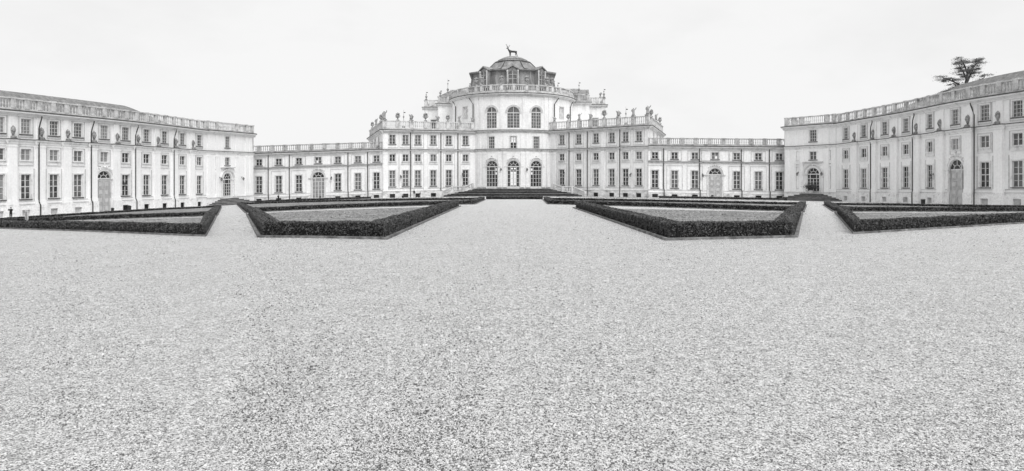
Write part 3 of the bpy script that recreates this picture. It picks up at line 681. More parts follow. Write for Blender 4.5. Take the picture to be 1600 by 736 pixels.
for q in (602.5, 665, 737): pilaster(LA, LA.at(q), .8, 10.07, 13.35, .1, cen, 'plaster_mid', False)
for q in (866, 942, 1010.5): pilaster(RA, RA.at(q), .8, 1.46, 9.42, .14, cen, 'plaster_mid')
for q in (866, 942, 1010.5): pilaster(RA, RA.at(q), .8, 10.07, 13.35, .1, cen, 'plaster_mid', False)
lpeds = [600.5, 621.5, 642.8, 665, 684, 699.8, 717.8, 738.3]; rpeds = [866.3, 887.8, 905.2, 922.8, 944, 966.3, 989.6, 1012]
balustrade(LA, 0, LA.L - .2, 14.07, 16.0, .1, [LA.at(q) for q in lpeds], cen, pw=.75)
balustrade(RA, .2, RA.L, 14.07, 16.0, .1, [RA.at(q) for q in rpeds], cen, pw=.75)
LS = Path([PL(577, 161), PL(598, 136.6)], els=[gel(*PL(598, 136.6))] * 2); RS = Path([PL(1015, 129.6), PL(1036, 152)], els=[gel(*PL(1015, 129.6))] * 2)
for W_, e in ((LS, 0), (RS, 1)):
    ops = [window(W_, W_.L * t, 1.3, 11.1, 13.1, 2, 3, 'glass', cen, 'trim_mid', sill=2) for t in (.25, .5, .75)]
    m = MB(); wallgrid(m, W_, 0, W_.L, -1, 14, 0, ops, .2); m.build('wall', 'plaster_mid', cen)
    cornice(W_, 0, W_.L, 14.0, cen, 'trim_mid', .6, e0=0 if e == 0 else .25, e1=.25 if e == 0 else 0)
    balustrade(W_, .4, W_.L - .4, 14.07, 16.0, .1, [W_.L * t for t in ((.12, .45, .75) if e else (.25, .55, .88))], cen)
# solid bodies of the arms, with low roofs
for pl, hh in (([PL(598, 137.6), PL(746, 146.8), (-9, 162), PL(578, 162)], gel(*PL(640, 139))), ([PL(857, 146.4), PL(1014.5, 130.8), PL(1035, 153), (9, 162)], gel(*PL(960, 134)))):
    m = MB(); m.loft([[(x, y, hh - 1) for x, y in pl], [(x, y, hh + 13.9) for x, y in pl]]); m.build('rear_wall', 'plaster_mid', cen)

# ---- round hall
XC, ZC, RR = .15, 156.8, 14.1
def ring(r, a0, a1, n=72): return [(XC + r * math.sin(R(a0 + (a1 - a0) * k / n)), ZC - r * math.cos(R(a0 + (a1 - a0) * k / n))) for k in range(n + 1)]
RT = Path(ring(RR, -86, 86), els=[GC] * 73, curved='arc', step=.9); RB = Path(ring(RR, 86, 274), els=[GC] * 73, curved='arc', step=1.5)
dp = [768.6, 802.2, 837.8]; ops = []
def br(k): return {0: [(.8, .93, .62, .72), (.8, .93, .5, .58)], 1: [(.27, .47, .1, .6), (.53, .72, .1, .6), (.3, .46, .68, .74), (.54, .7, .68, .74)], 2: [(.06, .19, .62, .72), (.06, .19, .5, .58)]}[k]
for k, px in enumerate(dp):
    s = RT.at(px); ops.append(arched(RT, s, 2.6, 1.6, 7.55, 'glazed', cen, 'trim_mid', bright=br(k)))
    s = RT.at([768, 802.2, 838][k])
    ops.append(window(RT, s, 1.35, 10.15, 12.75, 3 if k != 1 else 2, 4, 'glass_mid' if k != 1 else 'glass', cen, 'trim_mid', mid=(k == 1)))
    ops.append(arched(RT, s, 2.75 if k == 1 else 2.35, 14.5, 19.15, 'window', cen, 'trim_mid', pane='glass_mid'))
m = MB(); u = RT.at(802.2); 
for a, b in ((-.52, .08), (.08, .52)): m.face([RT.pt(u + x, y, -.13) for x, y in ((a + .04, 11.5), (b - .04, 11.5), (b - .04, 12.62), (a + .04, 12.62))])
m.build('painted_daylight', 'bright', cen)
for px in (727, 877.5):
    s = RT.at(px); ops.append(window(RT, s, 1.5, 17.2, 19.6, 2, 1, 'stone', cen, 'trim_mid'))
m = MB(); wallgrid(m, RT, 0, RT.L, -1, 22, 0, ops, .2); m.build('wall', 'plaster_mid', cen)
m = MB(); wallgrid(m, RB, 0, RB.L, -1, 22, 0, []); m.build('rear_wall', 'plaster_mid', cen)
for q in (749, 757, 781, 789, 816, 824.5, 849, 856): 
    u = RT.at(q); pilaster(RT, u, .75, 1.8, 9.42, .16, cen, 'plaster_mid')
    pilaster(RT, u, .75, 10.07, 13.35, .1, cen, 'plaster_mid', False)
for q in (745, 752.5, 785, 819.5, 853, 860): pilaster(RT, RT.at(q), .95, 14.1, 21.4, .14, cen, 'plaster_mid')
string(RT, RT.at(743), RT.at(860), 10, cen, 'trim_mid', .3); string(RT, RT.at(735), RT.at(866), 14.05, cen, 'trim_mid', .5)
m = MB(); wallw = RT; RT.box(m, RT.at(744), RT.at(859), 1.6, 2.1, -.02, .1); 
FR = Path(ring(RR, -180, 180, 120), els=[GC] * 121, curved='arc', step=.9)
OFF = R(94) * RR; FPD = [RT.at(q) + OFF for q in (708, 717, 731, 744.7, 753, 768, 784, 803, 822.7, 839, 854, 862, 874, 888, 896)]
cornice(FR, 0, FR.L, 21.95, cen, 'trim_mid', .75)
balustrade(FR, 0, FR.L, 22.02, 23.85, .25, FPD + [FR.L * k / 40 for k in range(40) if not FPD[0] - 1 < FR.L * k / 40 < FPD[-1] + 1], cen, pw=.6, base=.6)
for q, nk in ((740, -1), (865.5, 1), (713, -1), (890, 1)): 
    u = RT.at(q); m = MB(); m.tube([RT.pt(u + nk * .9, 21.4, .6), RT.pt(u + nk * .6, 20.9, .35), RT.pt(u, 20.0, .2), RT.pt(u, 14.1, .2)], .1, 6); m.build('drainpipe', 'pipe', cen)
m = MB(); m.lathe((XC, ZC, GC + 21.6), [(13.9, 0), (13.9, .3)], 48); m.build('terrace_roof', 'slate', cen)
# taller blocks behind the hall, left and right
def block(px0, px1, z, depth, top, pxw=None, winpx=None, name='upper_block'):
    W = Path([PL(px0, z), PL(px1, z)], els=[GC, GC]); ops = []
    if winpx: ops = [window(W, W.at(winpx), 1.5, 15.6, 18.6, 1, 1, 'glass_mid', cen, 'trim_mid')]
    m = MB(); wallgrid(m, W, 0, W.L, 12, top, 0, ops, .2)
    x0, x1 = W.a[0, 0], W.a[1, 0]
    for x in (x0, x1): m.face([(x, z, GC + 12), (x, z + depth, GC + 12), (x, z + depth, GC + top), (x, z, GC + top)])
    m.face([(x0, z + depth, GC + 12), (x1, z + depth, GC + 12), (x1, z + depth, GC + top), (x0, z + depth, GC + top)])
    m.face([(x0, z, GC + top - .05), (x1, z, GC + top - .05), (x1, z + depth, GC + top - .05), (x0, z + depth, GC + top - .05)])
    m.build('wall', 'plaster_mid', cen)
    pilaster(W, .6, .8, 12.5, top - .4, .12, cen, 'plaster_mid'); pilaster(W, W.L - .6, .8, 12.5, top - .4, .12, cen, 'plaster_mid')
    cornice(W, 0, W.L, top, cen, 'trim_mid', .6, e0=.5, e1=.5); balustrade(W, 0, W.L, top + .07, top + 1.9, .1, [.4, W.L / 2, W.L - .4], cen, base=.4, pw=.55)
    for x, sg in ((x0, -1), (x1, 1)):
        S = Path([(x, z + depth), (x, z)] if sg < 0 else [(x, z), (x, z + depth)], els=[GC, GC])
        cornice(S, 0, S.L, top, cen, 'trim_mid', .6); balustrade(S, .4, S.L - .4, top + .07, top + 1.9, .1, [S.L / 2], cen, base=.4)
    return W
B1 = block(663, 689, 165, 9, 21.6, winpx=678); B2 = block(684, 716, 158.5, 12, 21.7); B3 = block(919, 946, 161, 9, 21.7, winpx=930); B4 = block(889, 921, 155.5, 14, 21.6)
for (px0, px1, z) in ((688, 733, 166), (874, 920, 164)):
    m = MB(); x0, x1 = PL(px0, z)[0], PL(px1, z)[0]
    m.loft([[(a, b, GC + 21.7) for a, b in ((x0 - .6, z - 2), (x1, z - 2), (x1, z + 8), (x0 - .6, z + 8))], [(a, b, GC + 24.6) for a, b in ((x0, z - 1.2), (x1, z - 1.2), (x1, z + 7), (x0, z + 7))],
            [(a, b, GC + 26.0) for a, b in ((x0 + 2.4, z + .5), (x1, z + .5), (x1, z + 6), (x0 + 2.4, z + 6))]])
    m.build('roof', 'slate', cen)
    m = MB(); m.box(((x0 + x1) / 2 + (1.2 if px0 < 800 else -1.2), z + 1, GC + 26.0), x1 - x0 - 2.4, 1.2, .25); m.build('capping_strip', 'stone', cen)
# main mansard with bell-shaped upper roof
def octo(rx, ry, cx=XC, cy=ZC, c=.42):
    return [(cx - rx * c, cy - ry), (cx + rx * c, cy - ry), (cx + rx, cy - ry * c), (cx + rx, cy + ry * c), (cx + rx * c, cy + ry), (cx - rx * c, cy + ry), (cx - rx, cy + ry * c), (cx - rx, cy - ry * c)]
def octloft(mb, prof): mb.loft([[(x, y, GC + h) for x, y in octo(rx, ry)] for rx, ry, h in prof])
m = MB(); octloft(m, [(10.5, 9.2, 21.7), (10.1, 8.9, 23), (9.6, 8.4, 25), (9.3, 8.1, 27), (9.4, 8.2, 27.7)]); m.build('mansard_roof', 'slate', cen)
m = MB()
for k in range(8):
    m.tube([tuple(octo(rx + .04, ry + .04)[k]) + (GC + h,) for rx, ry, h in ((10.1, 8.9, 23), (9.6, 8.4, 25), (9.3, 8.1, 27), (9.4, 8.2, 27.7))], .16, 5)
m.build('hip_rolls', 'slate', cen)
m = MB(); octloft(m, [(9.5, 8.3, 27.7), (10.0, 8.7, 27.9), (10.05, 8.75, 28.2), (9.6, 8.3, 28.25)]); m.build('eaves_moulding', 'slate', cen)
BELL = ((8.8, 28.2), (7.0, 28.6), (6.1, 29.2), (5.4, 29.9), (4.7, 30.6), (4.2, 30.95))
m = MB(); m.loft([[(XC + r * math.sin(R(22.5 + 45 * k)), ZC - r * math.cos(R(22.5 + 45 * k)), GC + h) for k in range(8)] for r, h in BELL])
m.build('bell_roof', 'slate', cen)
m = MB(); m.lathe((XC, ZC, GC), [(4.2, 30.9), (4.4, 31.0), (4.35, 31.12), (3.7, 31.2), (3.45, 31.5), (3.55, 31.58), (3.3, 31.72), (2.6, 32.1), (1.8, 32.4), (1.4, 32.48)], 24); m.build('roof_cap', 'slate', cen, smooth=True)
for k in range(8):
    m = MB(); a = R(22.5 + 45 * k); m.tube([(XC + r * math.sin(a), ZC - r * math.cos(a), GC + h + .05) for r, h in BELL], .12, 5)
    m.build('roof_rib', 'lead_and_shade', cen)
def dormer(x, y, rz, w_=2.2):
    co, si = math.cos(rz), math.sin(rz)
    def q(a, b, h): return (x + a * co - b * si, y + a * si + b * co, GC + h)
    m = MB(); h0 = 24.0; h1 = 27.9; W2 = w_ / 2
    m.loft([[q(-W2, b, h0), q(W2, b, h0), q(W2, b, h1), q(0, b, h1 + .8), q(-W2, b, h1)] for b in (-.7, 3)])
    f = m.build('dormer', 'slate', cen)
    m = MB(); m.loft([[q(-W2 - .25, b, h1), q(0, b, h1 + .85), q(W2 + .25, b, h1), q(W2 + .25, b, h1 + .2), q(0, b, h1 + 1.1), q(-W2 - .25, b, h1 + .2)] for b in (-1.0, 3)]); m.build('pediment', 'slate', f)
    m = MB(); n = 10; W3 = W2 - .35
    m.face([q(-W3, -.72, h0 + .8), q(W3, -.72, h0 + .8)] + [q(W3 * math.cos(math.pi * k / n), -.72, h1 - W3 + W3 * .9 * math.sin(math.pi * k / n)) for k in range(n + 1)]); m.build('pane', 'glass_mid', f)
    m = MB()
    for a in (-W3, 0, W3): p0, p1 = q(a, -.75, h0 + .8), q(a, -.75, h1 - (.2 if a == 0 else W3)); m.tube([p0, p1], .06, 4)
    for hh in (24.8, 25.9, 26.9): m.tube([q(-W3, -.75, hh), q(W3, -.75, hh)], .05, 4)
    for a in (-W2 + .1, W2 - .1): m.lathe(q(a, -.85, h0), [(.18, 0), (.13, .3), (.13, 3.3), (.2, 3.6), (.2, 3.9)], 8)
    m.build('dormer_frame', 'stone', f)
dormer(XC, ZC - 8.3, 0, 2.6); dormer(XC - 6.0, ZC - 7.1, -R(40)); dormer(XC + 6.0, ZC - 7.1, R(40))

# steps up to the hall: three broad dark terraces
NS = 9
st = thing('entrance_steps', (0, 136, GC), 'broad dark stone steps rising to the three central arched doors', 'steps')
m = MB(); lp = MB(); lq = MB()
for k in range(NS):
    t = k / (NS - 1); h = 1.55 * (NS - k) / NS; hw = 8.1 + 6.0 * ((k) / (NS - 1)) ** .9; zf = 140.2 - 6.8 * t
    hw_t = hw
    arc = [(XC + hw_t * math.sin(a) if False else XC + hw_t * (j / 12 - .5) * 2, zf + .055 * (hw_t * (j / 12 - .5) * 2) ** 2 * .25) for j, a in enumerate([0] * 13)]
    back = 144.6
    prev = GC - .3
    rgt = [(x, y, prev) for x, y in arc] + [(arc[-1][0], back, prev), (arc[0][0], back, prev)]
    m.loft([rgt, [(x, y, GC + h - .05) for x, y, _ in rgt]])
    LP_ = lp if k in (0, 3, 6) else lq; LP_.loft([[(arc[j][0], arc[j][1] - .04 + dy, GC + h - .05 + dz) for dy, dz in ((0, 0), (0, .05), (.5 if k not in (3, 6) else .9, .05), (.5 if k not in (3, 6) else .9, 0))] for j in range(13)])
m.build('tread', 'step', st); lq.build('step_edge', 'step', st); lp.build('step_nosing', 'step_lip', st)
m = MB(); m.loft([[(x, y, GC + h) for x, y in ((-8.1, 140.2), (8.3, 140.2), (8.3, 145), (-8.1, 145))] for h in (1.3, 1.56)]); m.build('landing', 'kerb', st)
def ramp(pts, label):
    root = thing('stair_balustrade', (pts[-1][0], pts[-1][1], pts[-1][2]), label, 'balustrade')
    m = MB()
    for (a, b) in zip(pts[:-1], pts[1:]):
        a = Vector(a); b = Vector(b)
        n_ = (b - a).cross(Vector((0, 0, 1))).normalized() * .15
        for z0, z1 in ((0, .18), (1.0, 1.16)):
            m.loft([[tuple(p + n_ + Vector((0, 0, z0))), tuple(p - n_ + Vector((0, 0, z0))), tuple(p - n_ + Vector((0, 0, z1))), tuple(p + n_ + Vector((0, 0, z1)))] for p in (a, b)])
        m.loft([[tuple(p + n_ * .8 + Vector((0, 0, -2.2))), tuple(p - n_ * .8 + Vector((0, 0, -2.2))), tuple(p - n_ * .8), tuple(p + n_ * .8)] for p in (a, b)])
    m.build('handrail', 'stone', root)
    bl = MB()
    for (a, b) in zip(pts[:-1], pts[1:]):
        a = Vector(a); b = Vector(b); n = max(2, int((b - a).length / .32))
        for k in range(1, n): p = a + (b - a) * k / n; bl.lathe((p.x, p.y, p.z + .18), [(.075, 0), (.05, .1), (.1, .3), (.05, .6), (.08, .82)], 6)
    for p in pts: pd = MB(); pd.box((p[0], p[1], p[2] - 1), .5, .5, 2.22); pd.build('pedestal', 'stone', root)
    bl.build('balusters', 'stone', root)
ramp([(-8.3, 140.6, GC + 1.45), (-10.2, 139.2, GC + .85), (-12.4, 138.6, GC + .85), (-14.6, 136.6, GC - .25)], 'stone balustrade descending on the left side of the central steps')
ramp([(8.5, 140.6, GC + 1.45), (10.6, 139.0, GC + .85), (12.6, 138.4, GC + .85), (15.0, 135.6, GC - .25)], 'stone balustrade descending on the right side of the central steps')
for px, h, W_, l in ((783.3, 5.3, RT, 'black lantern between the left and middle central doors'), (822.8, 5.3, RT, 'black lantern between the middle and right central doors'),
    (625.5, 4.0, LA, 'black lantern near the outer end of the left palace arm'), (722, 4.3, LA, 'black lantern near the steps on the left palace arm'),
    (882.4, 4.4, RA, 'black lantern near the steps on the right palace arm'), (986.7, 4.1, RA, 'black lantern near the outer end of the right palace arm'),
    (191, 3.7, LW, 'black lantern right of the wooden door on the left wing'), (1459.5, 3.6, RW, 'black lantern left of the panelled door on the right wing')):
    lantern(W_, px, h, l)

# side steps in front of the corner pavilions
for W_, px, sd in ((LPv, 354, 'left'), (RPv, 1271, 'right')):
    u = W_.at(px); root = thing('door_steps', W_.pt(u, 0, 3), 'low dark stone steps to the glazed door of the %s corner pavilion' % sd, 'steps')
    m = MB(); lp = MB()
    for k in range(6):
        h = 1.3 * (6 - k) / 6; hw = 2.0 + k * .75; d1 = 1.2 + k * .62
        W_.box(m, u - hw, u + hw, -1.0, h - .04, .16, d1); W_.box(lp, u - hw - .02, u + hw + .02, h - .04, h, .16, d1 + .04)
    m.build('tread', 'step', root); lp.build('step_nosing', 'step_lip', root)

# ------------------------------------------------------------------ statues, vases and finials
def statue_a(t):      # draped figure with one raised arm
    P_ = [(0, 0, .62), (0, 0, .95), (0, 0, 1.12), (0, .0, 1.28), (-.2, 0, 1.05), (-.33, -.05, .8), (-.2, -.15, .68), (.2, 0, 1.05), (.36, -.05, 1.15), (.42, -.08, 1.4), (.0, 0, .35), (-.02, 0, .12)]
    E_ = [(0, 1), (1, 2), (2, 3), (1, 4), (4, 5), (5, 6), (1, 7), (7, 8), (8, 9), (0, 10), (10, 11)]
    skin('figure', P_, E_, [.2, .19, .07, .11, .09, .07, .06, .09, .07, .05, .25, .3], 'statue', t)
    m = MB(); m.box((0, 0, -.02), .62, .5, .16); m.build('plinth_block', 'statue', t)
def statue_b(t):      # vase with a heap of flowers
    m = MB(); m.box((0, 0, -.02), .5, .45, .14); m.lathe((0, 0, .12), [(.22, 0), (.1, .12), (.1, .22), (.26, .4), (.34, .62), (.3, .78), (.36, .84)], 10); m.build('vase', 'statue', t)
    m = MB()
    for k in range(9): a = k * 2.4; m.blob((.2 * math.cos(a) * (k > 1), .18 * math.sin(a) * (k > 1), 1.05 + .05 * (k % 3) + (.15 if k < 2 else 0)), .16, .14, .15, 6, 4)
    m.build('flowers', 'statue', t)
    m = MB()
    for k in (-1, 1): m.tube([(k * .3, 0, .9), (k * .45, 0, .8), (k * .4, 0, .6), (k * .24, 0, .52)], .04, 5)
    m.build('handle', 'statue', t)
def statue_c(t):      # trophy of arms
    m = MB(); m.box((0, 0, -.02), .6, .5, .16); m.build('plinth_block', 'statue', t)
    P_ = [(0, 0, .2), (0, 0, .6), (0, 0, .9), (0, 0, 1.08), (-.24, 0, .8), (-.42, 0, 1.05), (.24, 0, .8), (.42, -.1, .55), (-.2, 0, .3), (.22, 0, .3)]
    skin('trophy', P_, [(0, 1), (1, 2), (2, 3), (2, 4), (4, 5), (2, 6), (6, 7), (0, 8), (0, 9)], [.22, .26, .17, .13, .11, .07, .11, .08, .14, .13], 'statue', t)
PROTO = {}
def ornament(kind, p, rz, label, s, group='stone statues and vases on the palace balustrades', name=None):
    nm = {'a': 'figure_statue', 'b': 'flower_vase', 'c': 'trophy_statue'}[kind]
    if kind not in PROTO:
        t = thing(nm, (0, 0, 0), label, {'a': 'statue', 'b': 'vase', 'c': 'statue'}[kind], group); {'a': statue_a, 'b': statue_b, 'c': statue_c}[kind](t)
        PROTO[kind] = t; t.location = Vector(p) * K; t.rotation_euler = (0, 0, rz); t.scale = (s,) * 3; return t
    return dup(PROTO[kind], p, rz, label, s)
for k, (q, kd) in enumerate(zip(lpeds, 'abcbcbac')):
    u = LA.at(q); ornament(kd, LA.pt(u, 16.05, -.03), random.uniform(-.4, .4), '%s on the left palace arm, %s pedestal from its outer corner' % ({'a': 'stone figure', 'b': 'stone flower vase', 'c': 'stone trophy'}[kd], ORD[k]), [1.45, 1.2, 1.3, 1.3, 1.15, 1.1, 1.05, 1.0][k])
for k, (q, kd) in enumerate(zip(rpeds[::-1], 'aacbcabc')):
    u = RA.at(q); ornament(kd, RA.pt(u, 16.05, -.03), random.uniform(-.4, .4), '%s on the right palace arm, %s pedestal from its outer corner' % ({'a': 'stone figure', 'b': 'stone flower vase', 'c': 'stone trophy'}[kd], ORD[k]), [1.5, 1.3, 1.3, 1.3, 1.1, 1.1, 1.1, 1.0][k])
for k, t in enumerate((.88, .55, .25)): ornament('bab'[k], LS.pt(LS.L * t, 16.05, -.03), -.5, 'stone ornament on the receding left flank, %s behind the corner' % ORD[k], 1.1)
for k, t in enumerate((.12, .45, .75)): ornament('bab'[k], RS.pt(RS.L * t, 16.05, -.03), .5, 'stone ornament on the receding right flank, %s behind the corner' % ORD[k], 1.1)
# vases round the hall's roof balustrade
for k0, q in enumerate((744.7, 753, 784, 822.7, 854, 862)):
    x, y, z = FR.pt(RT.at(q) + OFF, 23.9, .12); ornament('b', (x, y, z), 0, 'stone vase on the balustrade of the round hall, %s from the left' % ORD[k0], 1.35)
def finial(p, h, label):
    t = thing('roof_finial', p, label, 'finial', 'pointed finials on the upper roofs')
    m = MB(); m.lathe(p, [(.3, 0), (.32, .15), (.14, .25), (.12, .4), (.28, .65), (.3, .85), (.12, 1.05), (.05, 1.15), (.05, h * .6), (.16, h * .63), (.16, h * .68), (.04, h * .72), (.02, h)], 8); m.build('spire', 'statue', t)
    m = MB(); m.box((p[0] + .18, p[1], p[2] + h * .84), .4, .03, .2); m.build('vane', 'lead_and_shade', t)
for px, z, h, hh, l in ((666, 164.8, 23.55, 2.0, 'stone finial at the far left corner of the upper roofs'), (699.7, 160, 24.6, 3.3, 'tall finial with vane on the upper left roof'), (688, 158.4, 23.55, 1.3, 'short finial on the left upper balustrade'),
    (733.5, 153, 23.9, 1.9, 'stone finial just left of the mansard roof'), (871.7, 153, 23.9, 2.1, 'stone finial just right of the mansard roof'), (904.7, 162, 24.9, 2.7, 'tall finial on the upper right roof'),
    (917, 155.4, 23.5, 1.1, 'short finial on the right upper balustrade'), (938, 160.9, 23.6, 1.1, 'short finial near the far right upper corner'), (943.6, 160.8, 23.6, 2.1, 'stone finial at the far right corner of the upper roofs'),
    (630.7, 141, 14.2, 4.4, 'thin lantern finial rising behind the left arm balustrade'), (978, 136, 14.2, 4.3, 'thin lantern finial rising behind the right arm balustrade')):
    x, y = PL(px, z); finial((x, y, GC + h if h > 20 else gel(x, y) + h), hh, l)

# the stag on the summit
stg = STAG = thing('stag_statue', (XC, ZC, GC + 32.46), 'dark bronze stag facing left on the summit of the dome', 'statue')
S = 1.0
BP = [(.55, 0, 1.25), (.1, 0, 1.2), (-.45, 0, 1.28), (-.75, 0, 1.62), (-.85, 0, 1.95), (-1.18, 0, 1.9),
      (.62, .16, .95), (.52, .16, .62), (.66, .16, .32), (.6, .16, .02), (.62, -.16, .95), (.74, -.16, .62), (.86, -.16, .32), (.82, -.16, .02),
      (-.5, .15, .9), (-.52, .15, .5), (-.52, .15, .02), (-.42, -.15, .9), (-.36, -.15, .5), (-.36, -.15, .02), (.8, 0, 1.32)]
BE = [(0, 1), (1, 2), (2, 3), (3, 4), (4, 5), (0, 6), (6, 7), (7, 8), (8, 9), (0, 10), (10, 11), (11, 12), (12, 13), (2, 14), (14, 15), (15, 16), (2, 17), (17, 18), (18, 19), (0, 20)]
BR = [.26, .24, .27, .15, .12, .06, .14, .07, .05, .05, .14, .07, .05, .05, .11, .06, .05, .11, .06, .05, .05]
skin('stag_body', BP, BE, BR, 'bronze', stg, root=1)
for sy in (-1, 1):
    m = MB(); b0 = (XC - .85, ZC + .06 * sy, GC + 32.46 + 2.0)
    def A(x, y, h): return (b0[0] + x, b0[1] + y * sy, b0[2] + h)
    sx = -1 if sy < 0 else 1
    m.tube([A(0, 0, 0), A(.12 * sx, .15, .22), A(.25 * sx + .02, .3, .5), A(.2 * sx, .4, .8)], [.05, .045, .035, .02], 5)
    m.tube([A(.12 * sx, .15, .22), A(-.08 * sx - .1, .25, .42)], [.035, .015], 5); m.tube([A(.25 * sx, .3, .5), A(.42 * sx, .35, .72)], [.03, .015], 5)
    m.tube([A(.02, .03, .06), A(-.25, .1, .22)], [.03, .012], 5)
    m.build('antler', 'bronze', stg)
m = MB(); m.box((XC, ZC, GC + 32.41), 2.0, .8, .08); m.build('base_slab', 'lead_and_shade', stg); stg.scale = (1.3, 1.1, 1.1)

# ------------------------------------------------------------------ beds: kerb, hedge, lawn
def inset(poly, d):
    n = len(poly); out = []
    ar = sum(poly[i][0] * poly[(i + 1) % n][1] - poly[(i + 1) % n][0] * poly[i][1] for i in range(n)); sg = 1 if ar > 0 else -1
    for i in range(n):
        p0, p1, p2 = [np.array(poly[(i + k) % n], float) for k in (-1, 0, 1)]
        a = (p1 - p0) / np.linalg.norm(p1 - p0); b = (p2 - p1) / np.linalg.norm(p2 - p1)
        na = np.array([-a[1], a[0]]) * sg; nb = np.array([-b[1], b[0]]) * sg
        mid = na + nb; mid /= max(.35, np.linalg.norm(mid) ** 2 / 2) ; out.append(tuple(p1 + mid * d))
    return out
def strip_ring(mb, poly, w0, w1, h0, h1, cuts=2.0, skip=()):
    """a closed band between two insets, following the ground"""
    o, i = inset(poly, w0), inset(poly, w1); n = len(poly)
    for k in range(n):
        if k in skip: continue
        a, b = np.array(o[k]), np.array(o[(k + 1) % n]); c, d_ = np.array(i[k]), np.array(i[(k + 1) % n])
        m_ = max(1, int(np.linalg.norm(b - a) / cuts)); rings = []
        for t in np.linspace(0, 1, m_ + 1):
            p = a + (b - a) * t; q = c + (d_ - c) * t; gp, gq = gel(*p), gel(*q)
            rings.append([(p[0], p[1], gp + h0), (p[0], p[1], gp + h1), (q[0], q[1], gq + h1), (q[0], q[1], gq + h0)])
        mb.loft(rings)
def lawn(poly, off, name, label):
    import bmesh
    bm = bmesh.new(); vs_ = [bm.verts.new((x, y, 0)) for x, y in poly]; bm.faces.new(vs_)
    xs = [p[0] for p in poly]; ys = [p[1] for p in poly]
    for lo, hi, ax in ((min(xs), max(xs), 0), (min(ys), max(ys), 1)):
        for c in np.arange(math.floor(lo), hi, 1.5):
            co = (c, 0, 0) if ax == 0 else (0, c, 0); no = (1, 0, 0) if ax == 0 else (0, 1, 0)
            bmesh.ops.bisect_plane(bm, geom=bm.verts[:] + bm.edges[:] + bm.faces[:], plane_co=co, plane_no=no)
    bmesh.ops.triangulate(bm, faces=bm.faces[:])
    bm.verts.ensure_lookup_table(); m = MB()
    m.v = [(v.co.x, v.co.y, gel(v.co.x, v.co.y) + off + .012 * math.sin(v.co.x * 1.7) * math.cos(v.co.y * 1.3)) for v in bm.verts]; m.f = [tuple(v.index for v in f.verts) for f in bm.faces]
    bm.free()
    ob = m.build(name, 'lawn', smooth=True); me = ob.data
    tag(ob, label, None, kind='structure')
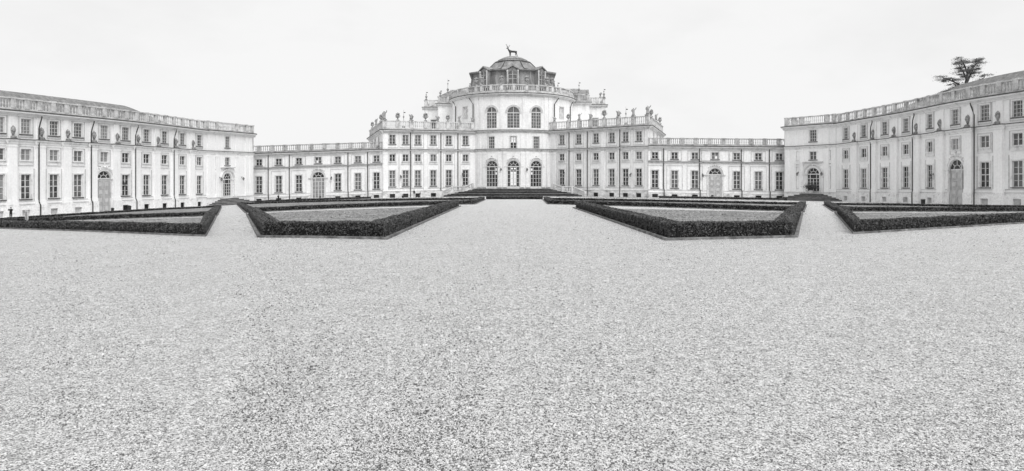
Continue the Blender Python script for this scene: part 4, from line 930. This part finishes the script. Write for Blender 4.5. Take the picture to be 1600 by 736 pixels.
def hedge(poly, label, hh=.54, ww=.62, skip=(), low={}):
    hmax = hh
    """a clipped box hedge running round a bed"""
    m = MB()
    for k in range(len(poly)):
        if k not in skip: strip_ring(m, poly, .05, ww - .05, -.05, low.get(k, hh) - .045, 1.0, [j for j in range(len(poly)) if j != k])
    o = thing('box_hedge', (poly[0][0], poly[0][1], gel(*poly[0])), label, 'hedge', 'clipped box hedges round the lawn beds')
    bm_ = m
    O, I = inset(poly, 0), inset(poly, ww); n = len(poly); V = []
    for k in range(n):
        if k in skip: continue
        hh = low.get(k, hmax)
        a, b = np.array(O[k]), np.array(O[(k + 1) % n]); c, d_ = np.array(I[k]), np.array(I[(k + 1) % n])
        L = np.linalg.norm(b - a); nseg = max(1, int(L))
        out = (a - c); out /= max(1e-6, np.linalg.norm(out))
        for j in range(nseg):
            t0 = j / nseg; mid = a + (b - a) * (t0 + .5 / nseg); z = max(20, mid[1]);
            if abs(mid[0]) > .95 * mid[1]: continue
            dens = 800 * (24 / z) ** 1.5; size = .032 * (z / 24) ** .75
            lseg = L / nseg
            for (u0, u1, typ) in ((0, hh, 'o'), (0, hh, 'i'), (0, 1, 't')):
                area = lseg * (hh if typ != 't' else ww); cnt = int(area * dens * (1.8 if typ == 't' else .85))
                if not cnt: continue
                t = t0 + rng.random(cnt) / nseg; r1 = rng.random(cnt); jit = rng.normal(0, .012, cnt)
                if typ == 't':
                    q = (a + np.outer(t, b - a)) * (1 - r1)[:, None] + (c + np.outer(t, d_ - c)) * r1[:, None]; hz_ = hh + jit + .012 * np.sin(t * L * 1.7) - .015 * (np.abs(r1 - .5) > .46)
                elif typ == 'o': q = a + np.outer(t, b - a) + np.outer(jit - .0 - .03 * np.abs(np.sin(t * L * 2.3)) * (r1 < .35), out); hz_ = (r1 ** .8) * hh
                else: q = c + np.outer(t, d_ - c) - np.outer(jit, out); hz_ = r1 * hh
                if typ == 'o':   # thin patches near the foot where bare stems show
                    keep = ~((hz_ < .30) & (np.sin(t * L * 2.9 + 1.3) + .7 * np.sin(t * L * 7.1) > .75) & (rng.random(cnt) < .8)); q = q[keep]; hz_ = hz_[keep]
                V.append(np.column_stack([q, hz_, np.full(len(q), size), np.full(len(q), 1.0 if typ == 't' else 0.0)]))
    A_ = np.vstack(V); N = len(A_)
    gz = np.array([gel(x, y) for x, y in A_[:, :2]]) if N < 60000 else np.array([gel(x, y) for x, y in A_[:, :2]])
    ctr = np.column_stack([A_[:, 0], A_[:, 1], A_[:, 2] + gz]); sz = A_[:, 3] * rng.uniform(.6, 1.5, N)
    fl = A_[:, 4] > .5; e1 = rng.normal(size=(N, 3)); e1[fl, 2] *= .25; e1 /= np.linalg.norm(e1, axis=1)[:, None]; rv_ = rng.normal(size=(N, 3)); rv_[fl, :2] *= .3; e2 = np.cross(e1, rv_); e2 /= np.linalg.norm(e2, axis=1)[:, None]
    e1 *= sz[:, None]; e2 *= sz[:, None] * .6
    vv = np.stack([ctr - e1, ctr - e2, ctr + e1, ctr + e2], 1).reshape(-1, 3) * K
    oo = ORI[o.name]; vv -= oo
    me = bpy.data.meshes.new('foliage'); me.vertices.add(4 * N); me.vertices.foreach_set('co', vv.ravel())
    me.loops.add(4 * N); me.loops.foreach_set('vertex_index', np.arange(4 * N, dtype=np.int32)); me.polygons.add(N)
    me.polygons.foreach_set('loop_start', np.arange(0, 4 * N, 4, dtype=np.int32)); me.polygons.foreach_set('loop_total', np.full(N, 4, dtype=np.int32))
    me.update(); me.validate(); me.materials.append(M['leaf'])
    fo = bpy.data.objects.new('foliage', me); sc.collection.objects.link(fo); fo.parent = o
    st_ = bm_                # bare stems at the foot of the nearest runs
    for k in range(n):
        if k in skip: continue
        a, b = np.array(O[k]), np.array(O[(k + 1) % n]); c = np.array(I[k]); L = np.linalg.norm(b - a); out = (a - c) / np.linalg.norm(a - c)
        for t in np.arange(.3, L, .45):
            p = a + (b - a) * t / L
            if p[1] > 45 or abs(p[0]) > .9 * p[1]: continue
            p = p - out * .06; gg = gel(*p); w1, w2 = random.uniform(-.12, .12), random.uniform(-.12, .12); dr = (b - a) / L
            st_.tube([(p[0], p[1], gg), (p[0] + dr[0] * w1 * .4, p[1] + dr[1] * w1 * .4, gg + .2), (p[0] + dr[0] * w1, p[1] + dr[1] * w1, gg + .4)], [.02, .015, .008], 4)
    st_.build('branches', 'leaf_core', o)
    return N
BEDS = [   # name, outline, label, sides without a hedge, lower sides
    ('left centre', [G(411, 370.5), G(599, 373.5), G(717, 322.5), G(388, 334.5)], 'near box hedge round the lawn left of the central avenue', (2,), {}, .53),
    ('right centre', [G(1046, 375), G(1237.5, 370.5), G(1251, 332.6), G(899, 325)], 'near box hedge round the lawn right of the central avenue', (2,), {}, .53),
    ('far left', [G(320, 369.5), G(335, 339), (-45.7, 58.8), (-57, 60), (-50, 58.4), G(0, 357)], 'box hedge round the lawn at the left edge', (1, 2), {}, .5),
    ('far right', [G(1335.6, 365.5), G(1600, 348.5), (40, 45.5), (51, 57), G(1600, 332.4), G(1308, 332.4)], 'box hedge round the lawn at the right edge', (3, 4), {}, .5),
    ('rear left centre', [G(386.5, 333.0), G(740, 319.5), G(757, 312.3), G(371, 320.2)], 'rear box hedge in front of the left gallery', (), {2: .28}, .40),
    ('rear right centre', [G(858, 319.2), G(1253, 331.4), G(1258.5, 320.2), G(850, 312.3)], 'rear box hedge in front of the right gallery', (), {2: .28}, .40),
    ('rear left', [G(337, 337.2), G(345, 323.5), G(260, 327.6), G(175, 333), G(0, 344.7), (-60, 72), (-60, 61.5), G(0, 349.8)], 'rear box hedge in front of the left wing', (), {1: .26, 2: .26, 3: .26, 4: .26}, .38),
    ('rear right', [G(1305, 331), G(1600, 331.2), (52, 60.5), (58.5, 74), G(1600, 324.9), G(1400, 321.6), G(1288, 320.2)], 'rear box hedge in front of the right wing', (), {3: .26, 4: .26, 5: .26}, .38),
]
tot = 0
for nm, poly, lb, sk, lw, hh_ in BEDS:
    tot += hedge(poly, lb, hh_, .62, sk, lw) or 0
    lawn(inset(poly, .3 if not sk else .02), .02, 'lawn', nm + ' lawn')
    m = MB(); strip_ring(m, poly, -.2, -.08, -.1, .08, 1.5, sk); tag(m.build('kerb', 'kerb'), 'stone kerb round the %s bed' % nm, None, kind='structure')
    m = MB(); strip_ring(m, poly, -.08, .1, -.1, .03, 1.5, sk); tag(m.build('soil', 'step'), 'dark soil strip round the %s bed' % nm, None, kind='structure')
def grass():
    P = []
    for nm, poly, lb, sk, lw, hh_ in BEDS:
        q = np.array(inset(poly, .65)); lo, hi = q.min(0), q.max(0); n = min(60000, int(np.prod(hi - lo) * (60 if not nm.startswith('rear') else 12)))
        p = lo + rng.random((n, 2)) * (hi - lo); ins = np.zeros(n, bool)
        for i in range(len(q)):
            (x1, y1), (x2, y2) = q[i - 1], q[i]
            if y1 == y2: continue
            ins ^= ((y1 > p[:, 1]) != (y2 > p[:, 1])) & (p[:, 0] < (x2 - x1) * (p[:, 1] - y1) / (y2 - y1) + x1)
        f = np.sin(p[:, 0] * .9 + 2 * np.sin(p[:, 1] * .35)) * np.sin(p[:, 1] * .5 + p[:, 0] * .3)
        p = p[ins & (rng.random(n) < .55 + .4 * f)]; P.append(p)
    p = np.vstack(P); n = len(p); g_ = np.array([gel(*a) for a in p]) + .01
    th = rng.random(n) * 6.28; w_ = rng.uniform(.03, .09, n) * (p[:, 1] / 30).clip(.7, 1.6); h_ = rng.uniform(.012, .04, n)
    c = np.column_stack([p, g_]); d_ = np.column_stack([np.cos(th) * w_, np.sin(th) * w_, np.zeros(n)])
    t_ = c + np.column_stack([rng.normal(0, .03, n), rng.normal(0, .03, n), h_])
    V = np.stack([c - d_, c + d_, t_], 1).reshape(-1, 3) * K
    me = bpy.data.meshes.new('grass'); me.vertices.add(3 * n); me.vertices.foreach_set('co', V.ravel()); me.loops.add(3 * n); me.loops.foreach_set('vertex_index', np.arange(3 * n, dtype=np.int32))
    me.polygons.add(n); me.polygons.foreach_set('loop_start', np.arange(0, 3 * n, 3, dtype=np.int32)); me.polygons.foreach_set('loop_total', np.full(n, 3, dtype=np.int32)); me.update()
    me.materials.append(M['grass']); o = bpy.data.objects.new('grass', me); sc.collection.objects.link(o); tag(o, 'short patchy grass tufts inside the hedged beds', 'grass', kind='stuff')
grass()
# low hedge across the avenue's far end and pale kerb path before the steps
c0 = [G(760, 311.6), G(848, 311.6), G(848, 310.9), G(760, 310.9)]
hedge([c0[0], c0[1], (c0[1][0], c0[1][1] + 1.3), (c0[0][0], c0[0][1] + 1.3)], 'low straight box hedge closing the far end of the central avenue', .4, .6)
for z_, l in ((112, 'left'), ):
    m = MB(); pts = [PL(q, zz) for q, zz in ((420, 124), (520, 125), (620, 124), (700, 125), (800, 127), (900, 124), (1000, 118), (1100, 116), (1225, 114))]
    Q = Path(pts, curved='spline', step=2); Q.box(m, 0, Q.L, -.1, .14, 0, .5); tag(m.build('kerb', 'step_lip'), 'pale stone kerb along the front of the palace', None, kind='structure')
# narrow hedges running along the foot of the galleries and wings
def low_hedge(W, a, b, d, label, hh=.4):
    pa, pb = W.pt(a, 0, d), W.pt(b, 0, d); pc, pd = W.pt(b, 0, d - 1.3), W.pt(a, 0, d - 1.3)
    hedge([pa[:2], pb[:2], pc[:2], pd[:2]], label, hh, .6)
low_hedge(LG, 2.5, LG.L - 1, 9, 'low box hedge along the foot of the left gallery'); low_hedge(RG, 1, RG.L - 2.5, 9, 'low box hedge along the foot of the right gallery')

# ------------------------------------------------------------------ cedar behind the right wing
def cedar(x, y, base, H_):
    t = thing('cedar_tree', (x, y, base), 'spreading dark cedar rising behind the roof of the right wing', 'tree')
    m = MB(); m.tube([(x, y, base), (x + .1, y, base + H_ * .5), (x - .3, y, base + H_ * .8), (x + .1, y, base + H_ * .95)], [.6, .45, .28, .1], 8); m.build('trunk', 'bark', t)
    br = MB(); C = []; rr = random.Random(5)
    L_ = [(-1, 0, .66, 3.9), (1, 0, .67, 3.6), (-1, 0, .72, 3.4), (1, 0, .70, 4.0), (-1, 0, .77, 3.6), (1, 0, .76, 3.6), (-1, 0, .83, 3.0), (1, 0, .82, 4.0), (-1, 0, .89, 3.5), (1, 0, .88, 2.6),
          (-1, 0, .95, 3.2), (1, 0, .95, 2.2), (-1, 0, 1.0, 1.8), (1, 0, 1.0, 1.9), (-1, 0, .70, 2.0), (1, 0, .84, 1.8), (-1, 0, .62, 3.6), (1, 0, .62, 4.2)]
    for sg, _, hf, ln in L_:
        a = rr.uniform(-.7, .7); z0 = base + H_ * (hf - .10); z1 = base + H_ * hf
        p0 = Vector((x, y, z0)); p1 = Vector((x + sg * ln * math.cos(a), y + ln * math.sin(a), z1)); pm = p0.lerp(p1, .5) + Vector((0, 0, .2))
        br.tube([p0, pm, p1], [.16, .1, .04], 5)
        for _ in range(15):
            q = p0.lerp(p1, rr.uniform(.3, 1.0)) + Vector((rr.gauss(0, .3), rr.gauss(0, .6), rr.gauss(.10, .20))); C.append((q, rr.uniform(.35, .75)))
    br.build('limbs', 'bark', t)
    f = MB()
    for q, r in C:
        for _ in range(120):
            p = q + Vector((rr.gauss(0, r * .55), rr.gauss(0, r * .55), rr.gauss(0, r * .16)))
            a = Vector((rr.gauss(0, 1), rr.gauss(0, 1), rr.gauss(0, .6))).normalized() * .10; b = a.orthogonal().normalized() * .035
            f.face([p - a, p + b, p + a, p - b])
    f.build('crown', 'needle', t)
cx_, cy_ = PL(1512, 98); cedar(cx_, cy_, gel(cx_, cy_), 21.3)

# ------------------------------------------------------------------ people and small things
def person(p, rz, label, arms='down', top='cloth_dark', legs='cloth_dark', sitting=False, hh=1.38):
    t = thing('person', (0, 0, 0), label, 'person'); s = hh / 1.75
    if sitting:
        P_ = [(0, 0, .5), (0, .02, .75), (0, .0, .98), (0, 0, 1.08), (0, -.01, 1.22), (.1, -.02, .5), (.11, -.42, .52), (.11, -.45, .1), (.11, -.6, .05), (-.1, -.02, .5), (-.11, -.42, .52), (-.11, -.45, .1), (-.11, -.6, .05)]
        ar = [(.2, 0, .97), (.24, -.12, .72), (.18, -.38, .62), (-.2, 0, .97), (-.24, -.12, .72), (-.18, -.38, .62)]
    else:
        P_ = [(0, 0, .95), (0, 0, 1.18), (0, 0, 1.42), (0, 0, 1.52), (0, -.01, 1.65), (.1, 0, .88), (.12, -.06, .48), (.12, .02, .06), (.12, -.14, .04), (-.1, 0, .88), (-.12, .04, .48), (-.12, .1, .06), (-.12, -.06, .04)]
        ar = {'down': [(.2, 0, 1.4), (.27, .02, 1.12), (.27, -.06, .86), (-.2, 0, 1.4), (-.27, .02, 1.12), (-.27, -.06, .86)],
              'up': [(.2, 0, 1.4), (.3, -.2, 1.3), (.1, -.35, 1.6), (-.2, 0, 1.4), (-.3, -.2, 1.3), (-.1, -.35, 1.6)],
              'fwd': [(.2, 0, 1.4), (.25, -.1, 1.14), (.18, -.4, 1.05), (-.2, 0, 1.4), (-.25, -.1, 1.14), (-.18, -.4, 1.05)]}[arms]
    P_ += ar
    E_ = [(0, 1), (1, 2), (2, 3), (3, 4), (0, 5), (5, 6), (6, 7), (7, 8), (0, 9), (9, 10), (10, 11), (11, 12), (2, 13), (13, 14), (14, 15), (2, 16), (16, 17), (17, 18)]
    R_ = [.15, .14, .15, .055, .1, .1, .07, .05, .04, .1, .07, .05, .04, .075, .05, .04, .075, .05, .04]
    b = skin('body', [(x * s, y * s, z * s) for x, y, z in P_], E_, [r * s * 1.15 for r in R_], top, t)
    # face and hands keep skin tone, legs their own cloth: assigned per face on the one body mesh
    me = b.data; me.materials.append(M[legs]); me.materials.append(M['skin'])
    hz = (P_[3][2] - .02) * s * K; lz = (.9 if not sitting else .56) * s * K
    hd = [Vector(P_[15]) * s * K, Vector(P_[18]) * s * K]
    for f in me.polygons:
        c = f.center
        f.material_index = 2 if (c.z > hz and abs(c.x) < .12 * K) or any((c - h_).length < .06 * K for h_ in hd) else (1 if c.z < lz and abs(c.x) < .2 * K * s else 0)
    hp = P_[4]; m = MB(); m.blob((hp[0] * s, (hp[1] + .035) * s, (hp[2] + .035) * s), .1 * s, .1 * s, .11 * s, 10, 6); m.build('hair', 'hair', t, smooth=True)
    t.location = Vector(p) * K; t.rotation_euler = (0, 0, rz); return t
def gp(px, z, dz=0): x, y = PL(px, z); return (x, y, gel(x, y) + dz)
person(gp(17, 79), R(20), 'person in dark clothes holding up a camera beside the left wing', 'up')
person(gp(435, 124, .1), R(-30), 'person in dark clothes standing by the left gallery drainpipe', 'fwd')
person(gp(647, 124.5, .1), R(60), 'person in a dark coat and pale trousers pushing a black pushchair', 'fwd', legs='cloth_pale', hh=1.5)
person(gp(656.5, 124.5, .1), R(-60), 'small person in pale trousers beside the black pushchair', 'down', top='cloth_mid', legs='cloth_pale', hh=1.1)
person(gp(629, 127, -.28), R(70), 'person in dark clothes seated on a low stone block', 'down', sitting=True)
x, y, z = gp(629, 127); t = thing('stone_block', (x, y, z), 'low stone block used as a seat by the left palace arm', 'stone block'); m = MB(); m.loft([[(x - a, y - b, z + h) , (x + a, y - b, z + h), (x + a, y + b, z + h), (x - a, y + b, z + h)] for a, b, h in ((.26, .2, -.05), (.28, .22, .0), (.27, .21, .1), (.24, .18, .13))]); m.build('block', 'kerb', t)
# pushchair
x, y, z = gp(652, 124.3, .1); t = thing('pushchair', (x, y, z), 'black pushchair between two visitors at the left palace arm', 'pushchair')
m = MB(); m.loft([[(x + a, y - .2, z + h), (x + a, y + .2, z + h)] + [(x + a2, y + .2, z + h2), (x + a2, y - .2, z + h2)] for a, h, a2, h2 in ((-.25, .3, .2, .25), (-.3, .45, .3, .4))]); m.loft([[(x + .3 * math.cos(q) * 1 - .05, y + k, z + .45 + .32 * math.sin(q)) for q in [math.pi * j / 8 for j in range(9)]] for k in (-.2, .2)]); m.build('seat', 'cloth_dark', t)
m = MB(); m.tube([(x - .35, y - .2, z + .8), (x - .25, y - .2, z + .5), (x + .25, y - .2, z + .1)], .02, 5); m.tube([(x - .35, y + .2, z + .8), (x - .25, y + .2, z + .5), (x + .25, y + .2, z + .1)], .02, 5); m.tube([(x - .35, y - .2, z + .8), (x - .35, y + .2, z + .8)], .02, 5); m.build('handlebar', 'iron', t)
for a in (-.22, .28):
    for b in (-.22, .22):
        m = MB(); m.loft([[(x + a + .11 * math.cos(q), y + b + k, z + .11 + .11 * math.sin(q)) for q in [2 * math.pi * j / 10 for j in range(10)]] for k in (-.02, .02)]); m.build('wheel', 'iron', t)
# notice on a post by the left hedge
sx_, sz_ = G(42.5, 357.5); g0 = gel(sx_, sz_); t = thing('notice_post', (sx_, sz_, g0), 'small notice board on a thin post in front of the left hedge', 'notice')
m = MB(); m.tube([(sx_, sz_, g0), (sx_, sz_, g0 + 1.1)], .045, 6); m.build('post', 'stone', t)
m = MB(); m.box((sx_, sz_ - .05, g0 + .62), .36, .04, .62, -.5); p_ = m.build('panel', 'sign', t)
m = MB()
for k in range(7): m.box((sx_ - .012, sz_ - .078, g0 + .68 + k * .07), .26 - .05 * (k % 3), .012, .028, -.5)
m.build('print', 'ink', p_)
# litter bins
def bin_(p, label, mat='bin', lid='iron', h=.72, r=.2, post=False):
    t = thing('litter_bin', p, label, 'litter bin', 'litter bins near the doors')
    m = MB(); m.lathe(p, [(r * .82, 0), (r * .9, .04), (r, h * .85), (r * 1.08, h * .86), (r * 1.08, h * .9)], 12); m.build('drum', mat, t)
    m = MB(); m.lathe((p[0], p[1], p[2] + h * .9), [(r * 1.1, 0), (r * 1.1, .03), (r * .6, .12), (r * .1, .15)], 12); m.build('lid', lid, t)
bin_(LW.pt(LW.at(167.5), 0, 1.0), 'round black bin at the wooden door of the left wing', r=.2, h=.6)
bin_(LW.pt(LW.at(192), 0, 1.2), 'black bin under the basement window of the left wing', r=.26, h=.85)
bin_(RW.pt(RW.at(1456), 0, 1.2), 'black bin with a pale lid by the right wing door', lid='sign', r=.28, h=.8)
bin_(gp(500.5, 131), 'brown bin before the glazed door of the left gallery', 'bin_mid', r=.2, h=.8)
bin_(gp(1113, 122), 'brown bin before the wooden door of the right gallery', 'bin_mid', r=.2, h=.75)
# potted shrub in front of the right pavilion door
u = RPv.at(1272); p = RPv.pt(u, 1.3, 1.0)
t = thing('potted_shrub', p, 'dark potted shrub in front of the glazed door of the right corner', 'potted plant')
m = MB(); m.lathe(p, [(.22, 0), (.26, .05), (.34, .5), (.38, .52), (.38, .6)], 10); m.build('pot', 'stone', t)
m = MB()
for k in range(6): a = k * 1.05; m.tube([(p[0], p[1], p[2] + .5), (p[0] + .5 * math.cos(a), p[1] + .4 * math.sin(a), p[2] + 1.2)], [.04, .02], 4)
m.build('stems', 'bark', t)
m = MB()
for k in range(900):
    v = Vector((random.gauss(0, .55), random.gauss(0, .4), 1.25 + random.gauss(0, .25))) + Vector(p); a = Vector((random.gauss(0, 1), random.gauss(0, 1), random.gauss(0, 1))).normalized() * .1; b = a.orthogonal() * .5
    m.face([v - a, v + b, v + a, v - b])
m.build('foliage', 'leaf', t)
